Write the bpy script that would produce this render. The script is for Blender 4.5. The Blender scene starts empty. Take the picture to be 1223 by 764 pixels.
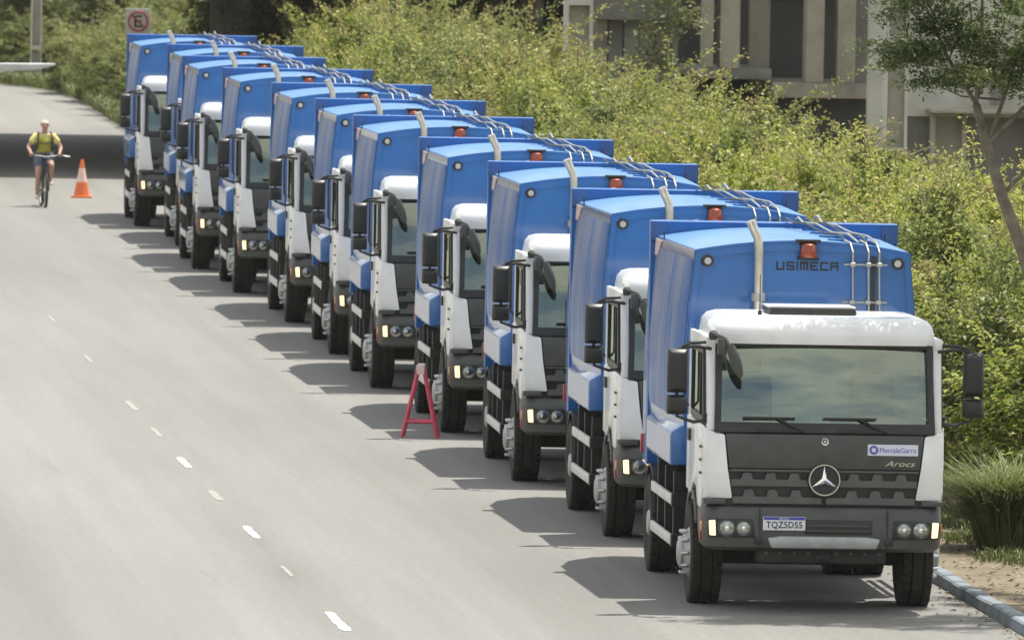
import bpy, bmesh, math, random
import numpy as np
from mathutils import Vector, Matrix
R = math.radians
random.seed(7)
S = bpy.context.scene
COL = S.collection

# ------------------------------------------------------------------ camera, world, sun
cam_d = bpy.data.cameras.new('camera')
cam = bpy.data.objects.new('camera', cam_d); COL.objects.link(cam)
YAW, PITCH, ROLL = R(5.44745), R(2.63219), R(1.07037)
fwd = Vector((math.sin(YAW)*math.cos(PITCH), math.cos(YAW)*math.cos(PITCH), -math.sin(PITCH)))
rgt = Vector((math.cos(YAW), -math.sin(YAW), 0)); upv = rgt.cross(fwd)
cr, sr = math.cos(ROLL), math.sin(ROLL)
r2 = rgt*cr + upv*sr; u2 = -rgt*sr + upv*cr
cam.matrix_world = Matrix(((r2.x, u2.x, -fwd.x, 0), (r2.y, u2.y, -fwd.y, 0), (r2.z, u2.z, -fwd.z, 7.513), (0, 0, 0, 1)))
cam_d.sensor_width = 36; cam_d.lens = 12284.6/1223*36
cam_d.clip_start = 1; cam_d.clip_end = 6000
cam_d.dof.use_dof = True; cam_d.dof.focus_distance = 108; cam_d.dof.aperture_fstop = 9
S.camera = cam

SUN = Vector((.28, .20, 1)).normalized()
EL = math.asin(SUN.z); AZ = math.atan2(SUN.x, SUN.y)
w = bpy.data.worlds.new('World'); S.world = w; w.use_nodes = True
nt = w.node_tree; nt.nodes.clear()
sky = nt.nodes.new('ShaderNodeTexSky'); sky.sky_type = 'NISHITA'; sky.sun_disc = False
sky.sun_elevation = EL; sky.sun_rotation = AZ; sky.air_density = 1.2; sky.dust_density = 2.0
tc = nt.nodes.new('ShaderNodeTexCoord')
mp = nt.nodes.new('ShaderNodeMapping'); mp.inputs['Scale'].default_value = (1, 1, 2.6)
nz = nt.nodes.new('ShaderNodeTexNoise'); nz.inputs['Scale'].default_value = 3.1; nz.inputs['Detail'].default_value = 6; nz.inputs['Roughness'].default_value = .6
rp = nt.nodes.new('ShaderNodeValToRGB'); rp.color_ramp.elements[0].position = .39; rp.color_ramp.elements[1].position = .60
mx = nt.nodes.new('ShaderNodeMix'); mx.data_type = 'RGBA'; mx.inputs['B'].default_value = (7.6, 7.3, 6.5, 1)
bg = nt.nodes.new('ShaderNodeBackground'); bg.inputs['Strength'].default_value = .115
wo = nt.nodes.new('ShaderNodeOutputWorld')
L = nt.links.new
L(tc.outputs['Generated'], mp.inputs['Vector']); L(mp.outputs['Vector'], nz.inputs['Vector']); L(nz.outputs['Fac'], rp.inputs['Fac'])
rp.color_ramp.elements[0].color = (.08, .08, .08, 1); rp.color_ramp.elements[1].color = (.95, .95, .95, 1)
L(rp.outputs['Color'], mx.inputs['Factor']); L(sky.outputs['Color'], mx.inputs['A']); L(mx.outputs['Result'], bg.inputs['Color']); L(bg.outputs['Background'], wo.inputs['Surface'])

sd = bpy.data.lights.new('sun', 'SUN'); sd.energy = 4.2; sd.angle = R(.53); sd.color = (1, .955, .87)
so = bpy.data.objects.new('sun', sd); COL.objects.link(so); so.rotation_euler = SUN.to_track_quat('Z', 'Y').to_euler()
so.location = (0, 0, 50)
vs = S.view_settings; vs.view_transform = 'Standard'; vs.look = 'None'; vs.gamma = 1; vs.exposure = .66
S.cycles.max_bounces = 8; S.cycles.diffuse_bounces = 3; S.cycles.glossy_bounces = 3; S.cycles.transparent_max_bounces = 8
S.cycles.use_denoising = True

# ------------------------------------------------------------------ materials
def new_mat(name):
    m = bpy.data.materials.new(name); m.use_nodes = True
    n = m.node_tree; b = n.nodes['Principled BSDF']
    return m, n, b
def mat(name, col, rough=.5, metal=0., coat=0., vary=.12, scale=6., bump=0., bscale=60., emit=None, dirt=None):
    m, n, b = new_mat(name)
    b.inputs['Roughness'].default_value = rough; b.inputs['Metallic'].default_value = metal
    b.inputs['Coat Weight'].default_value = coat; b.inputs['Coat Roughness'].default_value = .09
    t = n.nodes.new('ShaderNodeTexCoord'); z = n.nodes.new('ShaderNodeTexNoise')
    z.inputs['Scale'].default_value = scale; z.inputs['Detail'].default_value = 5
    n.links.new(t.outputs['Object'], z.inputs['Vector'])
    r = n.nodes.new('ShaderNodeValToRGB')
    r.color_ramp.elements[0].position = .3; r.color_ramp.elements[1].position = .7
    c0 = tuple(max(0, c*(1-vary)) for c in col[:3])+(1,); c1 = tuple(min(1, c*(1+vary)) for c in col[:3])+(1,)
    if dirt: c0 = dirt+(1,); r.color_ramp.elements[0].position = .25; r.color_ramp.elements[1].position = .55
    r.color_ramp.elements[0].color = c0; r.color_ramp.elements[1].color = c1
    n.links.new(z.outputs['Fac'], r.inputs['Fac']); n.links.new(r.outputs['Color'], b.inputs['Base Color'])
    if bump:
        z2 = n.nodes.new('ShaderNodeTexNoise'); z2.inputs['Scale'].default_value = bscale; z2.inputs['Detail'].default_value = 3
        n.links.new(t.outputs['Object'], z2.inputs['Vector'])
        bp = n.nodes.new('ShaderNodeBump'); bp.inputs['Strength'].default_value = bump; bp.inputs['Distance'].default_value = .02
        n.links.new(z2.outputs['Fac'], bp.inputs['Height']); n.links.new(bp.outputs['Normal'], b.inputs['Normal'])
    if emit:
        b.inputs['Emission Color'].default_value = emit[:3]+(1,); b.inputs['Emission Strength'].default_value = emit[3]
    return m
M = {}
M['blue'] = mat('blue_paint', (.012, .128, .41), .36, 0, .95, .12, 1.6, .06, 2.2)
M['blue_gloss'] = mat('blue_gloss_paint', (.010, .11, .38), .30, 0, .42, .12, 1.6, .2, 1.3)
def streaked(m, sheen_col, amount):  # pale vertical streaks paint the side panel reflections into the base colour
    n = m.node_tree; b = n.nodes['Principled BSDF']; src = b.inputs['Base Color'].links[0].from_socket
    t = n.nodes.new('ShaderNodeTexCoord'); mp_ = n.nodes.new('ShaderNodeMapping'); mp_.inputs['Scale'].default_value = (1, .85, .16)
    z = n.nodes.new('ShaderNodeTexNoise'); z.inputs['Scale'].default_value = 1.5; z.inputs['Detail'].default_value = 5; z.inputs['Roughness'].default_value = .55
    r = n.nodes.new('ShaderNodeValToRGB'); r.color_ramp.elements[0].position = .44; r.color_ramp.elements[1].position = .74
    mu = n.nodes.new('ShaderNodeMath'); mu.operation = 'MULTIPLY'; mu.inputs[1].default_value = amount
    x = n.nodes.new('ShaderNodeMix'); x.data_type = 'RGBA'; x.inputs['B'].default_value = sheen_col+(1,)
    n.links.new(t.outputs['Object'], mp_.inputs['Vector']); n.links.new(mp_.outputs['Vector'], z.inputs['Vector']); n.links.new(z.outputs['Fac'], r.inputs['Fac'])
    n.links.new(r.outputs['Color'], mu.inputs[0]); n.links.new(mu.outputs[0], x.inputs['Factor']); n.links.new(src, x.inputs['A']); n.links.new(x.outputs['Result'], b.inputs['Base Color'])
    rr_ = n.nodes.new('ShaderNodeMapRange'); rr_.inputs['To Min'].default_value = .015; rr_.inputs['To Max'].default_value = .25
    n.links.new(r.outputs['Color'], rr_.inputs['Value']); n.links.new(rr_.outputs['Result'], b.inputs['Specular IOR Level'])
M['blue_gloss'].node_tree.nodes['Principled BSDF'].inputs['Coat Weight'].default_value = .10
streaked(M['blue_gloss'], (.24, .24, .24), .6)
M['blue_roof'] = mat('blue_paint_sunlit_roof', (.085, .215, .42), .55, 0, .2, .12, 2.0, .03, 4)  # lighter copy of the blue: sunlit roof tone put into the colour
M['blue_flat'] = mat('blue_frame_paint', (.010, .118, .40), .5, 0, .12, .14, 2.4, .04, 4)
M['blue_dark'] = mat('blue_paint_dark', (.012, .09, .32), .42, 0, .8, .14, 2.5, .05, 3)  # darker blue for the frame end plates
M['white'] = mat('white_paint', (.80, .81, .81), .32, 0, .5, .04, 3, dirt=(.70, .71, .71))
M['grey'] = mat('dark_grey_plastic', (.060, .064, .060), .48, 0, 0, .12, 8, .05, 90)
M['grey2'] = mat('mid_grey_plastic', (.085, .09, .085), .5, 0, 0, .12, 8)
M['black'] = mat('black_plastic', (.016, .017, .016), .42, vary=.2)
M['under'] = mat('grimy_underbody', (.022, .021, .019), .75, vary=.4, scale=5)
M['tyre'] = mat('tyre_rubber', (.019, .019, .015), .85, vary=.35, scale=9, bump=.3, bscale=40)
M['silver'] = mat('bare_metal', (.56, .57, .56), .35, .85, vary=.1)
M['steel'] = mat('weathered_steel', (.42, .42, .40), .5, .6, vary=.2)
M['alu'] = mat('aluminium_bar', (.36, .37, .37), .48, .5, vary=.15)
M['chrome'] = mat('chrome', (.75, .76, .77), .12, 1, vary=.03)
M['railwhite'] = mat('guard_rail_white', (.62, .62, .58), .5, vary=.12, scale=4)
M['cream'] = mat('exhaust_aluminised', (.60, .58, .53), .32, .85, vary=.15)
M['platewhite'] = mat('plate_white', (.72, .73, .76), .5, vary=.04)
M['plateblue'] = mat('plate_blue_band', (.06, .06, .36), .5)
M['ink'] = mat('dark_ink', (.012, .012, .02), .5)
M['inkblue'] = mat('blue_ink', (.10, .12, .40), .5)
M['sticker'] = mat('sticker_white', (.66, .68, .78), .4, vary=.03)
M['pinkpatch'] = mat('pale_glint_patch', (.58, .44, .44), .4, vary=.12, scale=10)  # pinkish colour painting the reflection on the upper side facet
M['beacon'] = mat('red_orange_lens', (.27, .045, .018), .3, 0, .4, .3, 14)
M['lampglass'] = mat('lamp_lens', (.34, .35, .33), .16, .85, 0, .45, 45)
M['drl'] = mat('lit_daytime_lamp', (.8, .6, .35), .3, emit=(1, .70, .38, 1.0))
M['amber'] = mat('amber_lens', (.62, .24, .03), .25, 0, .5)
M['redlens'] = mat('red_lens', (.4, .02, .015), .3)
M['mirror'] = mat('mirror_glass', (.5, .52, .52), .08, 1, vary=.02)
M['seat'] = mat('seat_cloth', (.05, .05, .055), .9)
M['red'] = mat('red_paint', (.55, .07, .12), .5, vary=.2, scale=14)
M['plank'] = mat('pale_plank', (.66, .50, .48), .7, vary=.15)
M['orange'] = mat('cone_orange', (.75, .17, .05), .6, vary=.1)
M['coneband'] = mat('cone_band', (.78, .55, .46), .55, vary=.1)
M['concrete'] = mat('concrete_warm', (.255, .23, .18), .9, vary=.3, scale=1.1, bump=.2, bscale=20, dirt=(.12, .11, .085))
M['concrete2'] = mat('concrete_pale', (.29, .27, .215), .9, vary=.2, scale=1.3, bump=.2, bscale=20, dirt=(.22, .205, .165))
M['polecon'] = mat('pole_concrete', (.46, .445, .39), .9, vary=.15, scale=1.5, dirt=(.33, .31, .26), bump=.2, bscale=20)
M['concrete3'] = mat('concrete_dark', (.17, .165, .15), .9, vary=.3, scale=.8)
M['whitewall'] = mat('whitewashed_wall', (.42, .41, .36), .9, vary=.12, scale=.9, dirt=(.25, .24, .20))
M['greypanel'] = mat('grey_sheet_panel', (.21, .205, .17), .8, vary=.25, scale=1)
M['darkwall'] = mat('sooty_shaded_wall', (.05, .05, .045), .9, vary=.4, scale=.6)  # near-black colour also paints the shade inside the open building
M['bark'] = mat('tree_bark', (.15, .13, .098), .9, vary=.35, scale=9, bump=.6, bscale=14)
M['stem'] = mat('shrub_stem', (.16, .13, .085), .9, vary=.3, scale=8)
M['kerbm'] = mat('kerb_concrete', (.15, .18, .205), .85, vary=.3, scale=2.2, dirt=(.12, .12, .11), bump=.2)
M['lampgrey'] = mat('lamp_casing', (.46, .47, .46), .5)
M['signplate'] = mat('sign_plate', (.70, .68, .66), .6, vary=.15, scale=8)
M['signred'] = mat('sign_red', (.5, .06, .07), .6)
M['skin'] = mat('skin', (.46, .27, .19), .6, vary=.08)
M['hair'] = mat('grey_hair', (.42, .38, .33), .8)
M['shirt'] = mat('yellow_shirt', (.72, .66, .22), .8, vary=.08)
M['vest'] = mat('olive_yellow_vest', (.42, .40, .06), .8, vary=.12)
M['strap'] = mat('dark_strap', (.04, .045, .03), .8)
M['shorts'] = mat('blue_grey_shorts', (.10, .13, .19), .85, vary=.15)
M['shoe'] = mat('white_shoe', (.72, .72, .70), .7)

def glass_mat(name, tint, ior=1.5, rough=.02, boost=0.):
    m = bpy.data.materials.new(name); m.use_nodes = True; n = m.node_tree; n.nodes.clear()
    tr = n.nodes.new('ShaderNodeBsdfTransparent'); tr.inputs['Color'].default_value = tint+(1,)
    gl = n.nodes.new('ShaderNodeBsdfGlossy'); gl.inputs['Roughness'].default_value = rough; gl.inputs['Color'].default_value = (.80, .92, .80, 1)
    fr = n.nodes.new('ShaderNodeFresnel'); fr.inputs['IOR'].default_value = ior
    ad = n.nodes.new('ShaderNodeMath'); ad.operation = 'ADD'; ad.inputs[1].default_value = boost; ad.use_clamp = True
    t = n.nodes.new('ShaderNodeTexCoord'); z = n.nodes.new('ShaderNodeTexNoise'); z.inputs['Scale'].default_value = 1.2
    bp = n.nodes.new('ShaderNodeBump'); bp.inputs['Strength'].default_value = .04; bp.inputs['Distance'].default_value = .05
    mi = n.nodes.new('ShaderNodeMixShader'); o = n.nodes.new('ShaderNodeOutputMaterial')
    n.links.new(t.outputs['Object'], z.inputs['Vector']); n.links.new(z.outputs['Fac'], bp.inputs['Height']); n.links.new(bp.outputs['Normal'], gl.inputs['Normal'])
    n.links.new(fr.outputs['Fac'], ad.inputs[0]); n.links.new(ad.outputs[0], mi.inputs['Fac'])
    n.links.new(tr.outputs[0], mi.inputs[1]); n.links.new(gl.outputs[0], mi.inputs[2]); n.links.new(mi.outputs[0], o.inputs['Surface'])
    return m
M['windscreen'] = glass_mat('windscreen_glass', (.64, .74, .64), 1.55, .025, .17)
M['sideglass'] = glass_mat('side_glass', (.5, .56, .52), 1.5, .02, .06)

def leaf_mat(name, c_dark, c_mid, c_light, c_odd, transl=.3):
    m = bpy.data.materials.new(name); m.use_nodes = True; n = m.node_tree; n.nodes.clear()
    a = n.nodes.new('ShaderNodeAttribute'); a.attribute_name = 'tint'
    r = n.nodes.new('ShaderNodeValToRGB'); e = r.color_ramp.elements
    e[0].position = 0; e[0].color = c_dark+(1,); e[1].position = 1; e[1].color = c_odd+(1,)
    x = e.new(.45); x.color = c_mid+(1,); x = e.new(.82); x.color = c_light+(1,); x = e.new(.9); x.color = c_light+(1,)
    oi = n.nodes.new('ShaderNodeObjectInfo'); ma = n.nodes.new('ShaderNodeMath'); ma.operation = 'MULTIPLY_ADD'; ma.inputs[1].default_value = .24; ma.inputs[2].default_value = -.13
    mb = n.nodes.new('ShaderNodeMath'); mb.operation = 'ADD'
    n.links.new(oi.outputs['Random'], ma.inputs[0]); n.links.new(ma.outputs[0], mb.inputs[0]); n.links.new(a.outputs['Fac'], mb.inputs[1]); n.links.new(mb.outputs[0], r.inputs['Fac'])
    d = n.nodes.new('ShaderNodeBsdfPrincipled'); d.inputs['Roughness'].default_value = .55
    t = n.nodes.new('ShaderNodeBsdfTranslucent')
    mi = n.nodes.new('ShaderNodeMixShader'); mi.inputs['Fac'].default_value = transl
    o = n.nodes.new('ShaderNodeOutputMaterial')
    n.links.new(r.outputs['Color'], d.inputs['Base Color']); n.links.new(r.outputs['Color'], t.inputs['Color'])
    n.links.new(d.outputs[0], mi.inputs[1]); n.links.new(t.outputs[0], mi.inputs[2]); n.links.new(mi.outputs[0], o.inputs['Surface'])
    return m
M['leaf_shrub'] = leaf_mat('shrub_leaves', (.05, .085, .012), (.20, .25, .03), (.44, .455, .11), (.34, .25, .11), .42)
M['leaf_olive'] = leaf_mat('olive_shrub_leaves', (.045, .07, .016), (.135, .18, .03), (.31, .34, .10), (.28, .22, .10), .38)
M['leaf_russet'] = leaf_mat('russet_tipped_leaves', (.055, .08, .018), (.19, .215, .04), (.41, .39, .12), (.36, .22, .12), .4)
M['leaf_tree'] = leaf_mat('tree_leaves', (.045, .07, .022), (.10, .14, .038), (.19, .235, .08), (.18, .19, .09), .4)
M['leaf_far'] = leaf_mat('far_tree_leaves', (.06, .088, .022), (.14, .175, .042), (.29, .31, .09), (.25, .21, .09), .42)
M['grass'] = leaf_mat('grass_blades', (.08, .11, .03), (.14, .175, .05), (.22, .235, .085), (.25, .22, .10))
M['fountain'] = leaf_mat('fountain_grass_blades', (.09, .12, .035), (.17, .20, .06), (.27, .29, .11), (.32, .29, .15), .4)
M['litter'] = leaf_mat('dry_leaf_litter', (.12, .09, .05), (.20, .15, .09), (.28, .23, .14), (.10, .06, .035), .1)

def ground_mat(name, cols, scale, scale2, bump=.25, rough=.9, stretch=(1, 1, 1), spots=None):
    m, n, b = new_mat(name); b.inputs['Roughness'].default_value = rough
    t = n.nodes.new('ShaderNodeTexCoord'); mpn = n.nodes.new('ShaderNodeMapping'); mpn.inputs['Scale'].default_value = stretch
    z = n.nodes.new('ShaderNodeTexNoise'); z.inputs['Scale'].default_value = scale; z.inputs['Detail'].default_value = 7; z.inputs['Roughness'].default_value = .6
    r = n.nodes.new('ShaderNodeValToRGB'); r.color_ramp.elements[0].position = .32; r.color_ramp.elements[1].position = .68
    r.color_ramp.elements[0].color = cols[0]+(1,); r.color_ramp.elements[1].color = cols[1]+(1,)
    z2 = n.nodes.new('ShaderNodeTexNoise'); z2.inputs['Scale'].default_value = scale2; z2.inputs['Detail'].default_value = 3
    mxn = n.nodes.new('ShaderNodeMix'); mxn.data_type = 'RGBA'; mxn.blend_type = 'OVERLAY'; mxn.inputs['Factor'].default_value = .28
    n.links.new(t.outputs['Object'], mpn.inputs['Vector']); n.links.new(mpn.outputs['Vector'], z.inputs['Vector']); n.links.new(t.outputs['Object'], z2.inputs['Vector'])
    n.links.new(z.outputs['Fac'], r.inputs['Fac']); n.links.new(r.outputs['Color'], mxn.inputs['A']); n.links.new(z2.outputs['Fac'], mxn.inputs['B'])
    last = mxn.outputs['Result']
    if spots:     # thin dark sealed cracks / stains: voronoi edges broken up by noise
        z3 = n.nodes.new('ShaderNodeTexNoise'); z3.inputs['Scale'].default_value = spots[0]; z3.inputs['Detail'].default_value = 8; z3.inputs['Roughness'].default_value = .7
        mp3 = n.nodes.new('ShaderNodeMapping'); mp3.inputs['Scale'].default_value = spots[2]
        r3 = n.nodes.new('ShaderNodeValToRGB'); r3.color_ramp.elements[0].position = .60; r3.color_ramp.elements[1].position = .72
        m3 = n.nodes.new('ShaderNodeMix'); m3.data_type = 'RGBA'; m3.inputs['B'].default_value = spots[1]+(1,)
        mu = n.nodes.new('ShaderNodeMath'); mu.operation = 'MULTIPLY'; mu.inputs[1].default_value = .55
        n.links.new(t.outputs['Object'], mp3.inputs['Vector']); n.links.new(mp3.outputs['Vector'], z3.inputs['Vector']); n.links.new(z3.outputs['Fac'], r3.inputs['Fac'])
        n.links.new(r3.outputs['Color'], mu.inputs[0]); n.links.new(mu.outputs[0], m3.inputs['Factor']); n.links.new(last, m3.inputs['A']); last = m3.outputs['Result']
    if stretch[1] < .2:      # long faint wheel tracks
        z5 = n.nodes.new('ShaderNodeTexNoise'); z5.inputs['Scale'].default_value = 1.0; z5.inputs['Detail'].default_value = 4
        mp5 = n.nodes.new('ShaderNodeMapping'); mp5.inputs['Scale'].default_value = (1.5, .012, 1)
        r5 = n.nodes.new('ShaderNodeValToRGB'); r5.color_ramp.elements[0].position = .35; r5.color_ramp.elements[1].position = .65; r5.color_ramp.elements[0].color = (.87, .87, .86, 1)
        m5 = n.nodes.new('ShaderNodeMix'); m5.data_type = 'RGBA'; m5.blend_type = 'MULTIPLY'; m5.inputs['Factor'].default_value = 1
        n.links.new(t.outputs['Object'], mp5.inputs['Vector']); n.links.new(mp5.outputs['Vector'], z5.inputs['Vector']); n.links.new(z5.outputs['Fac'], r5.inputs['Fac'])
        n.links.new(last, m5.inputs['A']); n.links.new(r5.outputs['Color'], m5.inputs['B']); last = m5.outputs['Result']
    n.links.new(last, b.inputs['Base Color'])
    z4 = n.nodes.new('ShaderNodeTexNoise'); z4.inputs['Scale'].default_value = 55; z4.inputs['Detail'].default_value = 2
    n.links.new(t.outputs['Object'], z4.inputs['Vector'])
    bp = n.nodes.new('ShaderNodeBump'); bp.inputs['Strength'].default_value = bump; bp.inputs['Distance'].default_value = .01
    n.links.new(z4.outputs['Fac'], bp.inputs['Height']); n.links.new(bp.outputs['Normal'], b.inputs['Normal'])
    return m
M['asphalt'] = ground_mat('worn_asphalt', (.205, .200, .180), (.245, .240, .222), .22, 9, .25, .85, (1, .35, 1)) if False else ground_mat('worn_asphalt', ((.176, .173, .160), (.218, .212, .199)), .35, 12, .25, .85, (1.5, .10, 1), (.5, (.140, .138, .126), (3.0, .12, 1)))
M['soil'] = ground_mat('dry_soil', ((.06, .055, .028), (.12, .105, .06)), 1.4, 14, .5, .95)
M['pavement'] = ground_mat('dusty_pavement', ((.125, .10, .062), (.205, .172, .115)), 1.8, 22, .4, .95, spots=(2.5, (.14, .105, .06), (1, 1, 1)))
M['paint_line'] = ground_mat('worn_road_paint', ((.36, .36, .32), (.58, .57, .53)), 5, 30, .2, .8)
M['paint_faint'] = ground_mat('faded_road_paint', ((.225, .222, .20), (.33, .325, .295)), 7, 30, .2, .8)

# ------------------------------------------------------------------ mesh helpers
def tag(o, label=None, cat=None, group=None, kind=None):
    if label: o['label'] = label
    if cat: o['category'] = cat
    if group: o['group'] = group
    if kind: o['kind'] = kind
    return o
def empty(name, loc=(0, 0, 0), rz=0, parent=None):
    o = bpy.data.objects.new(name, None); COL.objects.link(o); o.location = loc; o.rotation_euler = (0, 0, rz); o.empty_display_size = .2
    if parent: o.parent = parent
    return o
class MB:
    def __init__(s): s.v = []; s.f = []
    def add(s, vs_, fs):
        k = len(s.v); s.v += [tuple(p) for p in vs_]; s.f += [tuple(i+k for i in f) for f in fs]; return s
    def box(s, x0, x1, y0, y1, z0, z1):
        return s.add([(x0, y0, z0), (x1, y0, z0), (x1, y1, z0), (x0, y1, z0), (x0, y0, z1), (x1, y0, z1), (x1, y1, z1), (x0, y1, z1)],
                     [(0, 3, 2, 1), (4, 5, 6, 7), (0, 1, 5, 4), (1, 2, 6, 5), (2, 3, 7, 6), (3, 0, 4, 7)])
    def prism(s, poly, axis, a0, a1):   # poly: 2-d points of the other two axes in x,y,z order
        def P(p, a):
            return (a, p[0], p[1]) if axis == 'x' else (p[0], a, p[1]) if axis == 'y' else (p[0], p[1], a)
        n = len(poly)
        return s.add([P(p, a0) for p in poly]+[P(p, a1) for p in poly],
                     [tuple(range(n)), tuple(range(2*n-1, n-1, -1))]+[(i, i+n, (i+1) % n+n, (i+1) % n) for i in range(n)])
    def loft(s, rings, cap=True, close=True):
        n = len(rings[0]); vs_ = [p for r in rings for p in r]; fs = []
        for k in range(len(rings)-1):
            for i in range(n if close else n-1):
                j = (i+1) % n; fs.append((k*n+i, k*n+j, (k+1)*n+j, (k+1)*n+i))
        if cap: fs += [tuple(range(n-1, -1, -1)), tuple(range((len(rings)-1)*n, len(rings)*n))]
        return s.add(vs_, fs)
    def tube(s, pts, r, seg=8, cap=True):
        pts = [Vector(p) for p in pts]; rs = r if isinstance(r, (list, tuple)) else [r]*len(pts); rings = []; prev = None
        for i, p in enumerate(pts):
            d = (pts[min(i+1, len(pts)-1)]-pts[max(i-1, 0)]).normalized()
            a = prev if prev is not None else (Vector((0, 0, 1)) if abs(d.z) < .9 else Vector((1, 0, 0)))
            a = (a-d*a.dot(d)).normalized(); prev = a; b = d.cross(a)
            rings.append([p+(a*math.cos(2*math.pi*k/seg)+b*math.sin(2*math.pi*k/seg))*rs[i] for k in range(seg)])
        return s.loft(rings, cap)
    def lathe(s, prof, c, axis='x', seg=32):  # prof: (radius, offset along axis)
        rings = []
        for r, a in prof:
            ring = []
            for k in range(seg):
                t = 2*math.pi*k/seg; q, w_ = r*math.cos(t), r*math.sin(t)
                ring.append((c[0]+a, c[1]+q, c[2]+w_) if axis == 'x' else (c[0]+q, c[1]+a, c[2]+w_) if axis == 'y' else (c[0]+q, c[1]+w_, c[2]+a))
            rings.append(ring)
        return s.loft(rings, True)
    def build(s, name, m, parent=None, bevel=0, seg=2, ang=35, smooth=True):
        me = bpy.data.meshes.new(name); bm = bmesh.new()
        vs_ = [bm.verts.new(p) for p in s.v]
        for f in s.f:
            try: bm.faces.new([vs_[i] for i in f])
            except ValueError: pass
        bmesh.ops.recalc_face_normals(bm, faces=bm.faces)
        if bevel:
            es = [e for e in bm.edges if len(e.link_faces) == 2 and e.calc_face_angle(0) > R(ang)]
            bmesh.ops.bevel(bm, geom=es, offset=bevel, segments=seg, profile=.5, affect='EDGES', clamp_overlap=True)
        bm.to_mesh(me); bm.free()
        if smooth:
            me.polygons.foreach_set('use_smooth', [True]*len(me.polygons)); me.set_sharp_from_angle(angle=R(ang))
        me.materials.append(m)
        o = bpy.data.objects.new(name, me); COL.objects.link(o)
        if parent: o.parent = parent
        return o
def bx(name, m, parent, x0, x1, y0, y1, z0, z1, bevel=.0, seg=2):
    return MB().box(x0, x1, y0, y1, z0, z1).build(name, m, parent, bevel, seg)
def np_mesh(name, V, nper, m, parent=None, tint=None):   # V (n*nper,3) separate polygons of nper verts
    n = len(V)//nper; me = bpy.data.meshes.new(name)
    me.vertices.add(len(V)); me.vertices.foreach_set('co', np.asarray(V, np.float32).ravel())
    me.loops.add(n*nper); me.loops.foreach_set('vertex_index', np.arange(n*nper, dtype=np.int32))
    me.polygons.add(n); me.polygons.foreach_set('loop_start', np.arange(0, n*nper, nper, dtype=np.int32))
    me.update(calc_edges=True)
    if tint is not None:
        a = me.attributes.new('tint', 'FLOAT', 'POINT'); a.data.foreach_set('value', np.repeat(np.asarray(tint, np.float32), nper))
    me.materials.append(m); o = bpy.data.objects.new(name, me); COL.objects.link(o)
    if parent: o.parent = parent
    return o
def text(name, body, m, parent, loc, width, height, ext=.002, rot=(math.pi/2, 0, 0), shear=0, bold=0):
    c = bpy.data.curves.new(name, 'FONT'); c.body = body; c.extrude = ext; c.align_x = 'CENTER'; c.align_y = 'CENTER'; c.shear = shear; c.offset = bold
    c.resolution_u = 2
    o = bpy.data.objects.new(name, c); COL.objects.link(o)
    bpy.context.view_layer.update()
    me = bpy.data.meshes.new_from_object(o.evaluated_get(bpy.context.evaluated_depsgraph_get()))
    bpy.data.objects.remove(o)
    co = np.array([v.co for v in me.vertices]); lo, hi = co.min(0), co.max(0)
    me.transform(Matrix.Translation((-(lo[0]+hi[0])/2, -(lo[1]+hi[1])/2, 0)))
    me.transform(Matrix.Diagonal((width/(hi[0]-lo[0]), height/(hi[1]-lo[1]), 1, 1)))
    me.materials.clear(); me.materials.append(m)
    o = bpy.data.objects.new(name, me); COL.objects.link(o); o.parent = parent; o.location = loc; o.rotation_euler = rot
    return o
def copy_tree(o, parent=None):
    c = o.copy(); COL.objects.link(c); c.parent = parent
    for ch in list(o.children): copy_tree(ch, c)
    return c

# ------------------------------------------------------------------ the setting: ground, road, kerb
def lerp_path(pts, step):
    out = []
    for (x0, y0), (x1, y1) in zip(pts, pts[1:]):
        n = max(1, int(math.hypot(x1-x0, y1-y0)/step))
        out += [(x0+(x1-x0)*k/n, y0+(y1-y0)*k/n) for k in range(n)]
    return out+[pts[-1]]
KERB = [(14.34, 40), (14.34, 95), (14.46, 106), (14.9, 200), (15.45, 268), (15.75, 292), (15.6, 303), (14.9, 310), (13.4, 316), (9, 325), (-5, 338), (-60, 365)]
def kerb_x(y):
    for (x0, y0), (x1, y1) in zip(KERB, KERB[1:]):
        if y0 <= y <= y1: return x0+(x1-x0)*(y-y0)/(y1-y0)
    return 14.3
g = MB(); G = 3000
g.add([(-G, -G, -.012), (G, -G, -.012), (G, G, -.012), (-G, G, -.012)], [(0, 1, 2, 3)])
tag(g.build('ground', M['soil']), kind='structure')
kp = lerp_path(KERB, 6); LEFT = 1.2
g = MB(); ring = [(x, y, 0) for x, y in kp]
left = [(LEFT, 40, 0), (LEFT, 200, 0), (1.0, 280, 0), (-4, 305, 0), (-60, 335, 0)]
g.add(ring+left[::-1], [tuple(range(len(ring)+len(left)))])
tag(g.build('road', M['asphalt'], smooth=False), kind='structure')
# strip of pavement behind the kerb
g = MB(); st = [(x, y) for x, y in kp if y <= 232]
g.add([(x+.15, y, .115) for x, y in st]+[(x+1.9, y, .115) for x, y in st], [(i, i+len(st), i+1+len(st), i+1) for i in range(len(st)-1)])
tag(g.build('pavement', M['pavement']), kind='structure')
g = MB(); st = [(x, y) for x, y in kp if 225 <= y]
nS = len(st); g.add([(x-.02, y, -.01) for x, y in st]+[(x+.25, y+.1, .11) for x, y in st]+[(x+8, y+6, .2) for x, y in st]+[(x+30, y+30, -.02) for x, y in st], [(i+k*nS, i+(k+1)*nS, i+1+(k+1)*nS, i+1+k*nS) for k in range(3) for i in range(nS-1)])
tag(g.build('verge', M['soil']), kind='structure')
g = MB(); g.box(-9, LEFT-.15, 40, 240, -.01, .115); tag(g.build('median_strip', M['pavement']), kind='structure')
kroot = empty('kerb'); tag(kroot, kind='structure')
y = 92.0; rk = random.Random(3)
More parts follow.
